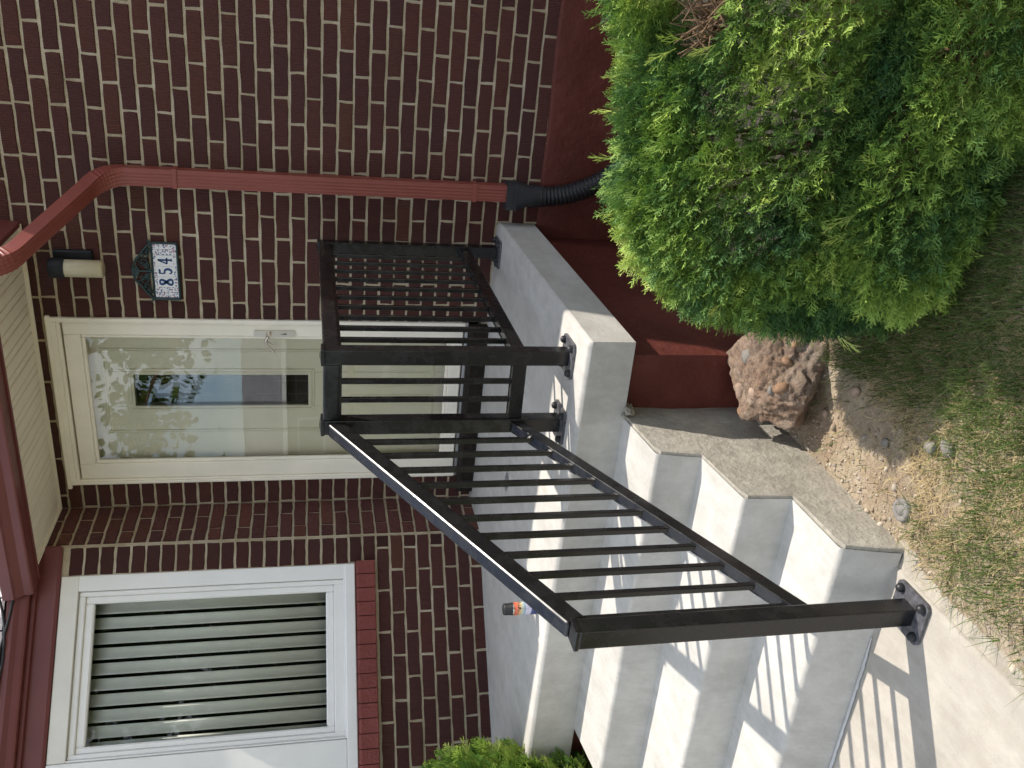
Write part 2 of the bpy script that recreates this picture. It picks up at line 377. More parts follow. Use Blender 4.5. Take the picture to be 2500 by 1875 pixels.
# parged, stepped right side of the stairs (slightly proud, trowelled)
cols = [(-1.60, .566)]
prv = .566
for (yb, zb, yf, zf), (y2, z2) in zip(steps, nxt):
    cols += [(yb - .003, prv if prv < .6 else .566), (yb - .0035, zb - .004)] if yb > -1.7 else [(yb - .002, zb - .004)]
    for t in np.linspace(.12, 1, 8): y = yb + (yf - yb) * t; cols.append((y + (.003 if t == 1 else 0), zb + (zf - zb) * t - (.007 if t < 1 else .016)))
    for t in (.3, .65, 1): cols.append((yf + (y2 - yf) * t + .002, zf - .016 + (z2 - zf + .016) * t))
cols[-1] = (-2.574, -.08)
b = MB(); V = []; nz_ = 12
for (y, zt_) in cols:
    for k in range(nz_ + 1):
        z = -.08 + (zt_ + .08) * k / nz_; d = .006 * noise.noise(Vector((1, y * 5, z * 5))) + .003 * noise.noise(Vector((4, y * 21, z * 21))); V.append(PW(XS + .011 + d * (.2 if k == nz_ else 1), y, z))
b.add(V, [(i * (nz_ + 1) + k, (i + 1) * (nz_ + 1) + k, (i + 1) * (nz_ + 1) + k + 1, i * (nz_ + 1) + k + 1) for i in range(len(cols) - 1) for k in range(nz_)], True)
tp = [V[i * (nz_ + 1) + nz_] for i in range(len(cols))]; bk = [PW(XS - .006, y, z - .0015) for y, z in cols]; n = len(cols)
b.add(tp + bk, [(i, i + 1, n + i + 1, n + i) for i in range(n - 1)])
b.build('stair_side', M['conc_side'], porch)
b = MB()   # lumps of mortar left under the slab
for _ in range(26):
    q = PW(XS + .01 + random.random() * .03, -1.600 - random.random() * .075, .572 - random.random() * .035); bm = bmesh.new()
    bmesh.ops.create_icosphere(bm, subdivisions=1, radius=.006 + random.random() * .012)
    for v in bm.verts: v.co *= .7 + .6 * random.random()
    b.bm(bm, Matrix.Translation(q), False)
b.build('mortar_crumbs', M['spill'], porch)['kind'] = 'stuff'
# red painted foundation under the landing
b = MB(); poly = [(-3.2, .2), (-3.2, -1.60), (-.072, -1.60), (-.072, .2)]
FZ = .556
ring = []
for i in range(3):
    (xa, ya), (xb, yb2) = poly[i], poly[i + 1]
    ln = math.hypot(xb - xa, yb2 - ya); k = max(2, int(ln / .06)); zs = np.linspace(-.12, FZ, 14)
    nx_, ny_ = (yb2 - ya) / ln, -(xb - xa) / ln
    V = []
    for j in range(k + 1):
        for z in zs:
            x = xa + (xb - xa) * j / k; y = ya + (yb2 - ya) * j / k
            d = (0.007 * noise.noise(Vector((x * 6, y * 6, z * 6))) + .004 * noise.noise(Vector((x * 19, y * 19, z * 19)))) if 0 < j < k else 0
            V.append(PW(x - nx_ * d, y - ny_ * d, z))
    b.add(V, [(j * 14 + q, j * 14 + q + 1, (j + 1) * 14 + q + 1, (j + 1) * 14 + q) for j in range(k) for q in range(13)], True)
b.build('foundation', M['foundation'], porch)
# ragged pale caulk line where the lowest riser meets the walkway
b = MB(); V = []; n = 90
for i in range(n):
    x = -.62 - 1.24 * i / (n - 1); wd = .012 + .006 * noise.noise(Vector((x * 40, 1, 0))) + .004 * noise.noise(Vector((x * 120, 5, 0)))
    wd *= .7 * min(1, i / 8)
    V += [PW(x, -2.570, .005), PW(x, -2.572 - wd * .6, .006), PW(x, -2.574 - wd, .0035)]
b.add(V, [(3 * i + k, 3 * i + k + 1, 3 * i + k + 4, 3 * i + k + 3) for i in range(n - 1) for k in (0, 1)], True)
b.build('caulk_line', plain('pale_caulk', (.50, .50, .49), .7, .2), porch)
# ink swirl on the landing (a stain with a shape of its own)
b = MB(); V = []; n = 70; cs = PW(-1.10, -.776, 0)
for i in range(n):
    a = i * .45; r = .012 + .030 * i / n + .004 * math.sin(i * 2.1); wd = .0025
    for q in (-wd, wd):
        x = cs.x + (r + q) * math.cos(a) * 1.2; y = cs.y + (r + q) * math.sin(a) * .75; pz = (Matrix.Rotation(-TH, 3, 'Z') @ (Vector((x, y, 0)) - PIV))
        V.append((x, y, landing_z(pz.x, pz.y) + .004))
b.add(V, [(2 * i, 2 * i + 1, 2 * i + 3, 2 * i + 2) for i in range(n - 1)])
b.build('ink_mark', plain('faded_ink', (.16, .17, .19), .8, .2), porch)

# ------------------------------------------------------------------ brick house
house = empty('brick_house', (-1.0, 0, 0), 'dark red brick house with pale mortar, cream glass storm door and angled bay window', 'house')
def quadwall(b, o, u, n, u0, u1, z0, z1):
    q = lambda a, z: o + u * a + n * -0.006 + Vector((0, 0, z))
    b.add([q(u0, z0), q(u1, z0), q(u1, z1), q(u0, z1)], [(0, 1, 2, 3)])
O0 = Vector((0, 0, 0)); UX = Vector((1, 0, 0)); NY = Vector((0, -1, 0))
b = MB(); ZB = 0.541; ZT = 3.62
quadwall(b, O0, UX, NY, -1.246, 3.2, ZB, ZT); quadwall(b, O0, UX, NY, -1.246 - .99, -1.246, 2.985, ZT); quadwall(b, O0, UX, NY, -2.62, -2.225, .70, ZT)
quadwall(b, O0, UX, NY, -2.225, -1.246, .70, .80)
for xx in (-1.2462, -2.2248): b.add([(xx, .006, .8), (xx, .16, .8), (xx, .16, 2.99), (xx, .006, 2.99)], [(0, 1, 2, 3)])
front_wall = b.build('front_wall', M['mortar'], house)
b = MB(); US = Vector((0, 1, 0)); NS = Vector((1, 0, 0)); OS = Vector((-2.375, 0, 0))
quadwall(b, OS, US, NS, -.353, 0, .7, 3.2)
quadwall(b, B0, BU, BN, -.16, .002, .7, 3.2); quadwall(b, B0, BU, BN, -2.2, -.16, .7, 1.48); quadwall(b, B0, BU, BN, -2.2, -.16, 2.945, 3.2)
bay_wall = b.build('bay_wall', M['mortar'], house)

def brick_mesh(i):
    rr = random.Random(100 + i); Lx, Hz = (P - .0120) / 2, (H - .0120) / 2; j = .0022
    ring = [(-Lx + 2 * Lx * t, -Hz) for t in (0, .27, .5, .76)] + [(Lx, -Hz), (Lx, 0.1 * Hz)] + [(Lx - 2 * Lx * t, Hz) for t in (0, .23, .52, .74)] + [(-Lx, Hz), (-Lx, -.1 * Hz)]
    ring = [(x + rr.uniform(-j, j), z + rr.uniform(-j, j)) for x, z in ring]
    n = len(ring); ft = rr.uniform(-.001, .001)
    v = [(x * (1 - .0030 / Lx), ft, z * (1 - .0030 / Hz)) for x, z in ring] + [(x, .0035, z) for x, z in ring] + [(x, .045, z) for x, z in ring]
    f = [tuple(range(n))] + [(k, n + k, n + (k + 1) % n, (k + 1) % n) for k in range(n)] + [(n + k, 2 * n + k, 2 * n + (k + 1) % n, n + (k + 1) % n) for k in range(n)]
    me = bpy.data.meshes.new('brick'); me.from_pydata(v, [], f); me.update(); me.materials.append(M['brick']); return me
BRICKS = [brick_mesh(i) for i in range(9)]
BV = [np.array([v.co[:] for v in m.vertices]) for m in BRICKS]; BF = [[list(p.vertices) for p in m.polygons] for m in BRICKS]
def dx(c): return float(np.interp(c + .5, [-3, .5, 8.5, 12.5, 16.5, 31.5, 33], [.010, .009, -.001, -.008, -.013, .008, .011]))
kmort = .0120
stuffV, stuffF, stuffR = [], [], []
n_single = [0]
def put(o, u, n, rotz, ua, ub, c, parent, single):
    ln = ub - ua
    if ln < .018: return
    zc = 3.0 - (c + .5) * H; uc = (ua + ub) / 2; k = random.randrange(9); sx = ln / (P - kmort)
    jit = random.uniform(-.0014, .0014); p = o + u * uc + n * random.uniform(-.001, .0015) + Vector((0, 0, zc + jit)); tilt = random.uniform(-.006, .006)
    fl = random.random() < .5
    if single:
        ob = link('brick', BRICKS[k], None, parent, p, (0, tilt, rotz), (-sx if False else sx, 1, -1 if False else 1)); n_single[0] += 1
    else:
        Mx = Matrix.Rotation(rotz, 3, 'Z') @ Matrix.Rotation(tilt, 3, 'Y'); A = BV[k] * np.array([sx, 1, 1])
        A = A @ np.array(Mx).T + np.array(p); b0 = sum(len(q) for q in stuffV); stuffV.append(A)
        stuffF.extend([[i + b0 for i in f] for f in BF[k]]); stuffR.append(np.full(len(A), random.random()))
def course(o, u, n, rotz, u0, u1, c, joints, parent, single, endgap=(0, 0)):
    cuts = [u0 + endgap[0] - kmort / 2] + sorted(j for j in joints if u0 + .02 < j < u1 - .02) + [u1 - endgap[1] + kmort / 2]
    for a, d in zip(cuts[:-1], cuts[1:]):
        s_ = single((a + d) / 2) if callable(single) else single
        put(o, u, n, rotz, a + kmort / 2, d - kmort / 2, c, parent, s_)
for c in range(-8, 33):
    ph = .5 if c % 2 else 0.0; js = [(q + ph) * P + dx(c) + random.uniform(-.003, .003) for q in range(-12, 12)]
    if c >= 0: course(O0, UX, NY, 0, -1.246, 2.0, c, js, front_wall, lambda x, c=c: x < .40 and c >= 0)
    else: course(O0, UX, NY, 0, -2.375, 2.0, c, [j + .11 for j in js], front_wall, (lambda x: x < -.5) if c == -1 else False)
    if 0 <= c <= 30: course(O0, UX, NY, 0, -2.375, -2.226, c, [], front_wall, False, ((.010 if c % 2 else .001), 0))
    if c <= 30:
        course(OS, US, NS, R(90), -.350, -.002, c, [-.119 if c % 2 else -.238], bay_wall, False, (.012, .004))
    if 1 <= c <= 19: course(B0, BU, BN, R(45), -.152, 0, c, [], bay_wall, True, (0, .014))
    if c in (20, 21): course(B0, BU, BN, R(45), -.140 if c == 21 else -.146, 0, c, [], bay_wall, True, (0, .012))
    if 22 <= c <= 29:
        bj = [-(.078 + q * .2275) if c % 2 == 0 else -(.199 + q * .2275) for q in range(-1, 8)]
        course(B0, BU, BN, R(45), -1.7, 0, c, [j + random.uniform(-.004, .004) for j in bj], bay_wall, lambda x: x > -1.25, (0, .012))
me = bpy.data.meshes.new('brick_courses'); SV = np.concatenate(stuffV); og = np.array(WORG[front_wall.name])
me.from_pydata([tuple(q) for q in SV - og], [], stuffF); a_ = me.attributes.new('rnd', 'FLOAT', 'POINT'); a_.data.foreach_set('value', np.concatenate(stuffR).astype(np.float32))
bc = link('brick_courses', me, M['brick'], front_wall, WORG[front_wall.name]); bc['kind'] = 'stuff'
print('single bricks', n_single[0], 'joined', len(stuffR))

# foundation of the house (painted red, slightly proud ledge)
b = MB(); V = []; xs = np.linspace(-.75, 3.2, 70); pr = [(-.0, .552), (-.010, .546), (-.014, .535), (-.016, .40), (-.018, .2), (-.020, -.12)]
for x in xs:
    for y, z in pr: V.append((x, y + .004 * noise.noise(Vector((x * 7, z * 7, 2))), z + (.006 * noise.noise(Vector((x * 3, 0, 0))) if z > .5 else 0)))
b.add(V, [(i * 6 + k, i * 6 + k + 1, (i + 1) * 6 + k + 1, (i + 1) * 6 + k) for i in range(len(xs) - 1) for k in range(5)], True)
q = lambda s, z: BW(s, -.004, z)
b.add([q(-.02, -.1), q(2.2, -.1), q(2.2, .74), q(-.02, .74)], [(0, 1, 2, 3)])
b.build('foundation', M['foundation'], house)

# door: frame, storm door, entry door
def frame_rect(b, x0, x1, z0, z1, wl, wr, wt, wb, y0, y1, bev=.004):
    b.b2((x0, y0, z0), (x0 + wl, y1, z1), bev); b.b2((x1 - wr, y0, z0), (x1, y1, z1), bev)
    b.b2((x0 + wl - .0005, y0 + .001, z1 - wt), (x1 - wr + .0005, y1, z1), bev)
    if wb: b.b2((x0 + wl - .0005, y0 + .001, z0), (x1 - wr + .0005, y1, z0 + wb), bev)
b = MB(); frame_rect(b, -2.223, -1.2465, .885, 2.990, .018, .020, .046, 0, -.016, .11, .004)
frame_rect(b, -2.206, -1.2655, .885, 2.9455, .010, .012, .018, 0, -.006, .11, .003)
b.b2((-2.243, -.020, 2.968), (-1.238, .02, 2.990), .003)
dfr = b.build('door_frame', M['cream'], house)
b = MB(); b.b2((-2.222, -.012, .868), (-1.247, .12, .886), .004); b.build('threshold', plain('aluminium', (.55, .57, .60), .35, .5, 1.0), dfr)
SX0, SX1, SZ0, SZ1 = -2.1955, -1.2785, .893, 2.920; GX0, GX1, GZ0, GZ1 = -2.085, -1.362, .978, 2.822
b = MB(); frame_rect(b, SX0, SX1, SZ0, SZ1, GX0 - SX0 - .018, SX1 - GX1 - .018, SZ1 - GZ1 - .018, GZ0 - SZ0 - .018, .004, .038, .004)
frame_rect(b, GX0 - .0185, GX1 + .0185, GZ0 - .0185, GZ1 + .0185, .0185, .0185, .0185, .0185, .011, .034, .005)
storm = b.build('storm_door', M['cream'], house)
b = MB(); b.add([(GX0 - .005, .024, GZ0 - .005), (GX1 + .005, .024, GZ0 - .005), (GX1 + .005, .024, GZ1 + .005), (GX0 - .005, .024, GZ1 + .005)], [(0, 1, 2, 3)])
b.build('glass_pane', M['glass'], storm)
# handle set
b = MB(); pr = []
for i in range(24):
    a = 2 * math.pi * i / 24; cx = math.cos(a); cz = math.sin(a)
    pr.append((-1.3255 + .0175 * max(-1, min(1, cx * 1.25)), 1.8955 + math.copysign(.088, cz) + .0175 * max(-1, min(1, cz * 1.1))))
b.prism(pr, lambda p, t: Vector((p[0], t, p[1])), .004, -.004); hp = b.build('handle_plate', M['nickel'], storm)
b = MB(); b.tube([(-1.3255, -.002, 1.922), (-1.3255, -.045, 1.922)], .011, 14)
path = []; rad = []
for i in range(26):
    t = i / 25; path.append((-1.322 - .118 * t, -.046 + .012 * math.sin(t * 3.1), 1.924 + .017 * math.sin(t * 5.2) - .020 * t * t)); rad.append(1.25 - .75 * t)
b.tube(path, .0068, 10, radii=rad); path = [(-1.352, -.042, 1.934), (-1.362, -.036, 1.918), (-1.375, -.034, 1.903)]; b.tube(path, .004, 8, radii=[1, .8, .4])
b.build('lever', M['nickel'], storm)
b = MB(); b.tube([(-1.3255, -.0035, 1.858), (-1.3255, -.0075, 1.858)], .0072, 14); b.build('lock_cylinder', M['nickel'], storm)
b = MB(); b.b2((-1.3285, -.0055, 1.834), (-1.3225, -.0045, 1.851)); b.b2((-1.3275, -.0085, 1.855), (-1.3235, -.0078, 1.861)); b.build('keyhole', M['dark'], storm)
# entry door behind the glass
EY = .095
b = MB(); b.b2((-2.19, EY, .89), (-1.6125 - .169 - .02, EY + .04, 2.93)); b.b2((-1.6125 + .02, EY, .89), (-1.285, EY + .04, 2.93))
b.b2((-1.80, EY, 2.628), (-1.595, EY + .04, 2.93)); b.b2((-1.80, EY, .89), (-1.595, EY + .04, 1.716))
entry = b.build('entry_door', M['door'], house)
def mould(b, x0, x1, z0, z1, wd=.022, pr=.009):
    for i, (a, d) in enumerate(((0, wd), (wd * .35, wd * .65))):
        frame_rect(b, x0 + a, x1 - a, z0 + a, z1 - a, d - a, d - a, d - a, d - a, EY - pr * (1 + .5 * i), EY + .002, .003)
b = MB(); mould(b, -1.827, -1.572, 1.690, 2.660, .034, .013); b.build('window_moulding', M['door'], entry)
b = MB(); mould(b, -1.965, -1.455, 1.585, 2.785); b.build('upper_panel', M['door'], entry)
b = MB(); mould(b, -1.965, -1.735, 1.02, 1.50); b.build('lower_panel', M['door'], entry)
b = MB(); mould(b, -1.685, -1.455, 1.02, 1.50); b.build('lower_panel', M['door'], entry)
b = MB(); b.add([(-1.80, EY + .014, 1.71), (-1.59, EY + .014, 1.71), (-1.59, EY + .014, 2.64), (-1.80, EY + .014, 2.64)], [(0, 1, 2, 3)]); b.build('window_pane', M['doorglass'], entry)
b = MB()
for z in (1.79, 1.88, 2.48, 2.57): b.b2((-1.795, EY + .016, z - .002), (-1.60, EY + .019, z + .002))
for x in (-1.655, -1.735): b.b2((x - .002, EY + .0155, 1.71), (x + .002, EY + .0195, 2.63))
b.build('leaded_bars', plain('lead_came', (.08, .08, .08), .4, .4, .6), entry)
b = MB(); b.b2((-2.3, .30, .5), (-1.2, .32, 3.2)); b.build('interior_backing', M['dark'], house)
# carpeted sill step under the door, ribbed
b = MB(); V = []; n = 180; pr = [(.0, .868), (-.030, .870), (-.052, .866), (-.062, .852), (-.064, .82), (-.064, .765), (-.05, .752)]
for i in range(n + 1):
    x = -2.30 + 1.045 * i / n; rb = .0
    for k, (y, z) in enumerate(pr): V.append((x, y + .002 * noise.noise(Vector((x * 30, z * 30, 1))), z - (.010 if x < -2.24 else 0)))
m_ = len(pr); b.add(V, [(i * m_ + k, i * m_ + k + 1, (i + 1) * m_ + k + 1, (i + 1) * m_ + k) for i in range(n) for k in range(m_ - 1)], True)
for k in range(9): b.tube([(-2.299, -.0645, .772 + k * .0095), (-1.257, -.0645, .772 + k * .0095)], .0034, 6)
for x in (-2.30, -1.255): b.add([(x, y, z) for y, z in pr] + [(x, 0, .752)], [tuple(range(m_ + 1))])
b.build('door_sill', M['carpet'], house)

# soffit, gutter and the roof edge over the door
sof = MB(); ZS = 3.050
sof.b2((-2.36, -.50, ZS + .02), (-.79, .0, ZS + .05)); soffit = sof.build('soffit', M['soffit'], house)
npan = 15; pw = .1055
for i in range(npan):
    x1 = -.792 - i * pw; x0 = max(x1 - pw + .002, -2.372); b = MB()
    pr = [(x1, ZS + .002), (x1 - .010, ZS - .002), (x1 - .052, ZS - .002), (x1 - .055, ZS + .010), (x1 - .060, ZS - .002), (x0 + .010, ZS - .002), (x0, ZS + .012), (x0, ZS + .022), (x1, ZS + .022)]
    b.prism(pr, lambda p, t: Vector((p[0], t, p[1])), -.495, -.012); b.build('soffit_panel', M['soffit'], soffit)
b = MB(); b.b2((-2.37, -.018, ZS - .016), (-.775, -.004, ZS + .006), .003); b.b2((-2.37, -.030, ZS - .006), (-.775, -.017, ZS + .004), .002)
b.b2((-2.3745, -.50, ZS - .016), (-2.360, -.016, ZS + .006), .003)
b.build('soffit_trim', M['cream'], soffit)
b = MB(); b.b2((-.79, -.50, ZS - .012), (-.765, -.0, 3.22), .003); b.b2((-2.45, -.515, ZS - .014), (-.765, -.498, 3.20), .003); b.build('fascia', M['gutter'], house)
b = MB(); pr = [(-.516, 3.18), (-.516, 3.045), (-.600, 3.045), (-.604, 3.052), (-.606, 3.085), (-.628, 3.115), (-.640, 3.125), (-.642, 3.172), (-.632, 3.172), (-.630, 3.13), (-.600, 3.09), (-.597, 3.052), (-.520, 3.052), (-.520, 3.18)]
b.prism(pr, lambda p, t: Vector((t, p[0], p[1])), -2.475, -.70)
for x in (-2.476, -.699): b.add([(x, y, z) for y, z in pr[:8]], [tuple(range(8))])
b.build('gutter', M['gutter'], house)
# roof plane over the door and the higher eave to the right (out of the picture, it shades the landing)
b = MB(); b.add([(-2.5, -.60, 3.185), (-.76, -.60, 3.185), (-.76, .25, 3.62), (-2.5, .25, 3.62), (-2.5, -.60, 3.165), (-.76, -.60, 3.165), (-.76, .25, 3.60), (-2.5, .25, 3.60)], [(0, 1, 2, 3), (7, 6, 5, 4), (0, 4, 5, 1), (1, 5, 6, 2)])
b.add([(-4.4, .25, 3.62), (4, .25, 3.62), (4, 4.5, 5.6), (-4.4, 4.5, 5.6)], [(0, 1, 2, 3)])
b.build('roof', plain('grey_shingle', (.22, .21, .20), .9, .1, var=.3, scale=30), house)
b = MB(); b.b2((-.76, -.145, 3.46), (4.0, .3, 3.50)); b.b2((-.76, -.165, 3.42), (4.0, -.145, 3.53)); b.build('upper_eave', M['gutter'], house)
b = MB(); b.b2((3.1, .01, -.1), (3.2, 5, 3.6)); b.b2((-3.9, 4.5, -.1), (3.2, 4.6, 5.5)); b.b2((-4.0, -1.2, -.1), (-3.9, 4.6, 3.6)); b.build('outer_wall', M['mortar'], house)

# bay window
def bbox(b, s0, s1, o0, o1, z0, z1, bev=.003):
    c = BW((s0 + s1) / 2, (o0 + o1) / 2, (z0 + z1) / 2); b.box(c, (s1 - s0, abs(o1 - o0), z1 - z0), BROT, bev)
win = MB()
def bframe(b, s0, s1, z0, z1, w4, o0, o1, bev=.003):
    l, r, t, d = w4
    bbox(b, s0, s0 + l, o0, o1, z0, z1, bev); bbox(b, s1 - r, s1, o0, o1, z0, z1, bev)
    bbox(b, s0 + l - .0005, s1 - r + .0005, o0, o1 - .001, z1 - t, z1, bev); bbox(b, s0 + l - .0005, s1 - r + .0005, o0, o1 - .001, z0, z0 + d, bev)
bframe(win, .157, 1.044, 1.482, 2.948, (.078, .010, .083, .060), -.09, .002)
window = win.build('bay_window', M['white'], house)
b = MB(); bbox(b, .1575, 1.6, -.05, .014, 1.479, 1.532, .004); b.build('window_ledge', M['white'], window)
b = MB(); bbox(b, 1.046, 1.60, -.08, .010, 1.533, 2.951, .004); b.build('mullion_panel', M['white'], window)
b = MB(); bbox(b, .1575, 1.044, -.01, .006, 2.865, 2.9495, .003); b.build('head_trim', M['agedwhite'], window)
b = MB(); bframe(b, .237, 1.035, 1.540, 2.863, (.024, .024, .030, .052), -.07, -.014, .004); bframe(b, .259, 1.014, 1.590, 2.836, (.038, .034, .045, .043), -.075, -.030, .007); b.build('sash', M['white'], window)
b = MB(); q = lambda s, z: BW(s, -.055, z); b.add([q(.294, 1.63), q(.983, 1.63), q(.983, 2.795), q(.294, 2.795)], [(3, 2, 1, 0)]); b.build('glass_pane', M['winglass'], window)
for i in range(10):
    s = .315 + i * .0755; b = MB(); V = []; hw = .0305
    for t in range(7):
        u = (t - 3) / 3; ss = s + hw * u * .97; of = -.125 - .010 * (1 - u * u) + .012 * u
        V += [BW(ss, of, 1.585), BW(ss, of, 2.85)]
    b.add(V, [(2 * k, 2 * k + 2, 2 * k + 3, 2 * k + 1) for k in range(6)], True); o = b.build('blind_slat', M['slat'], window)
    md = o.modifiers.new('thick', 'SOLIDIFY'); md.thickness = .0012
b = MB(); bbox(b, .1, 1.2, -.62, -.60, 1.3, 3.1, 0); b.build('interior_backing', M['dark'], window)
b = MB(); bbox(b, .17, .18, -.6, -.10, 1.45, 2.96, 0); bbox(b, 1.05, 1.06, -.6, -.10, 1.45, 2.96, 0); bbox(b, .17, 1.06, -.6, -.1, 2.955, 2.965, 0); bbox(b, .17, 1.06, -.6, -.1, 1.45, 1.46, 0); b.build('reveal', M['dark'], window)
b = MB(); bbox(b, .150, 1.7, -.06, .020, 1.374, 1.468, .003); sill = b.build('window_sill', M['sill'], house)
pp = .0735
for i in range(20):
    s0 = .146 + i * pp; b = MB(); g = .0022
    pr = [(.0, 1.371), (.043, 1.372), (.047, 1.376), (.045, 1.462), (.040, 1.468), (-.02, 1.480), (-.02, 1.372)]
    jt = random.uniform(-.002, .002)
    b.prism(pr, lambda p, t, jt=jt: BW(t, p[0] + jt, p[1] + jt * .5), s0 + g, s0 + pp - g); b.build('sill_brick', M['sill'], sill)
# red trim, small gutter and shingled roof of the bay
b = MB(); bbox(b, .0, 1.75, -.02, .024, 2.953, 3.062, .012); bbox(b, -.02, 1.75, -.02, .050, 3.050, 3.070, .003); bt = b.build('bay_fascia', M['gutter'], house)
b = MB(); pr = [(.02, 3.07), (.085, 3.07), (.09, 3.08), (.094, 3.105), (.112, 3.125), (.112, 3.16), (.105, 3.16), (.02, 3.16)]
b.prism(pr, lambda p, t: BW(t, p[0], p[1]), .16, 1.75); b.build('bay_gutter', M['gutter'], house)
b = MB(); V = [BW(.05, .09, 3.165), BW(1.8, .09, 3.165), BW(1.8, -.75, 3.80), BW(.05, -.75, 3.80)]; b.add(V, [(3, 2, 1, 0)])
broof = b.build('bay_roof', plain('roof_felt', (.05, .05, .055), .9, .1), house)
MSH = plain('pale_grey_shingle', (.50, .47, .46), .9, .1, var=.25, scale=90, bump=.003, bscale=200)
for r_ in range(4):
    for i in range(11):
        s0 = .10 + i * .158 + (.079 if r_ % 2 else 0); f0 = r_ * .13; f1 = f0 + .15
        def sp(s, t, h): return BW(s, .10 - .84 * t, 3.17 + .635 * t + h)
        jj = random.uniform(-.004, .004); b = MB()
        V = [sp(s, t, h) for h in (.004 + .012 , .002) for (s, t) in ((s0 + .003, f0 + jj), (s0 + .152, f0 + jj), (s0 + .152, f1), (s0 + .003, f1))]
        V[2].z -= .008; V[3].z -= .008
        b.add(V, [(3, 2, 1, 0), (0, 1, 5, 4), (1, 2, 6, 5), (3, 0, 4, 7)]); b.build('shingle', MSH, broof)

cab = empty('roof_cable', BW(.25, .125, 3.17), 'pair of black cables running along the small bay roof beyond the gutter end', 'cable')
for pts in (((.24, 3.200), (.33, 3.172), (.40, 3.158), (.47, 3.150), (.56, 3.152), (.66, 3.160), (.83, 3.166), (1.2, 3.172), (1.7, 3.168)), ((.255, 3.130), (.34, 3.140), (.42, 3.152), (.50, 3.166), (.60, 3.172), (.72, 3.176), (.95, 3.168), (1.3, 3.176), (1.7, 3.174))):
    b = MB(); b.tube([BW(a, .120 + .006 * math.sin(a * 30), z) for a, z in pts], .0065, 8); b.build('cable', M['rubber'], cab)

# ------------------------------------------------------------------ downspout
ds = empty('downspout', (-.515, -.04, .5), 'red fluted metal downspout running down the brick wall into a black drain pipe', 'downspout')
def flute(wd, dp, ribs=4):
    pr = [(-wd / 2, dp / 2), (-wd / 2, -dp / 2)]; n = ribs * 4
    for i in range(n + 1):
        t = i / n; pr.append((-wd / 2 + wd * (.10 + .80 * t), -dp / 2 - (.0025 if i % 4 in (1, 2) else 0)))
    pr += [(wd / 2, -dp / 2), (wd / 2, dp / 2)]
    for i in range(n + 1):
        t = 1 - i / n; pr.append((-wd / 2 + wd * (.10 + .80 * t), dp / 2 + (.002 if i % 4 in (1, 2) else 0)))
    return pr
def vsweep(b, path, prof, xdir, scales=None):
    path = [Vector(p) for p in path]; n = len(prof); vs = []
    for i, p in enumerate(path):
        t = (path[min(i + 1, len(path) - 1)] - path[max(i - 1, 0)]).normalized()
        x = (Vector(xdir[i]) - t * t.dot(Vector(xdir[i]))).normalized(); y = t.cross(x).normalized(); k = 1 if scales is None else scales[i]
        vs += [p + x * q[0] * k + y * q[1] * k for q in prof]
    m_ = len(path); fs = [(i * n + j, i * n + (j + 1) % n, (i + 1) * n + (j + 1) % n, (i + 1) * n + j) for i in range(m_ - 1) for j in range(n)]
    b.add(vs, fs, False); b.add(vs[:n], [tuple(range(n))[::-1]]); b.add(vs[-n:], [tuple(range(n))]); return b
PD = flute(.083, .058); X1 = (1, 0, 0)
b = MB(); vsweep(b, [(-.514, -.040, .69), (-.515, -.040, 2.575)], PD, [X1, X1]); b.build('lower_pipe', M['spout'], ds)
A0 = Vector((-.515, -.040, 2.555)); A1 = Vector((-.565, -.12, 2.70)); E0 = Vector((-.755, -.475, 2.925)); E1 = Vector((-.80, -.555, 3.06))
def bez(p0, p1, p2, n): return [p0 * (1 - t) ** 2 + p1 * 2 * t * (1 - t) + p2 * t * t for t in [i / (n - 1) for i in range(n)]]
def xdirs(path):
    o = []
    for i in range(len(path)):
        t = (path[min(i + 1, len(path) - 1)] - path[max(i - 1, 0)]).normalized(); f = Vector((-.50, -.85, 0)).normalized(); x = f.cross(Vector((0, 0, 1))); x = Vector((.86, -.50, 0)) if i else Vector((.98, -.2, 0)); o.append(x)
    return o
p1 = bez(A0, Vector((-.517, -.045, 2.645)), A1, 19); b = MB(); vsweep(b, p1, PD, [Vector((1, 0, 0)).lerp(Vector((.86, -.42, 0)), i / 18) for i in range(19)], [1.03 + (.05 if (i % 2 and 3 < i < 14) else 0) for i in range(19)]); b.build('lower_elbow', M['spout'], ds)
b = MB(); vsweep(b, [A1 - (E0 - A1) * .06, E0 + (E0 - A1) * .05], PD, [Vector((.86, -.42, 0))] * 2); b.build('offset_pipe', M['spout'], ds)
p2 = bez(E0, Vector((-.792, -.545, 2.968)), E1, 19); b = MB(); vsweep(b, p2, PD, [Vector((.86, -.42, 0)).lerp(Vector((1, 0, 0)), i / 18) for i in range(19)], [1.03 + (.05 if (i % 2 and 3 < i < 14) else 0) for i in range(19)]); b.build('upper_elbow', M['spout'], ds)
for z in (2.332, .905):
    b = MB(); b.b2((-.561, -.0745, z - .011), (-.469, -.0715, z + .011), .001); b.b2((-.561, -.073, z - .011), (-.558, -.002, z + .011), .001); b.b2((-.472, -.073, z - .011), (-.469, -.002, z + .011), .001)
    b.tube([(-.515, -.074, z), (-.515, -.0775, z)], .005, 8); b.build('strap', M['spout'], ds)
dp = empty('drain_pipe', (-.52, -.05, .45), 'black corrugated drain pipe with grey adapter below the red downspout', 'pipe')
b = MB(); PQ = [(-.066, .045), (-.066, -.045), (-.056, -.052), (.056, -.052), (.066, -.045), (.066, .045), (.056, .042), (-.056, .042)]
vsweep(b, [(-.524, -.048, .742), (-.524, -.048, .696)], PQ, [X1, X1]); b.box((-.524, -.048, .694), (.142, .106, .010), None, .003)
rn = 16; V = []
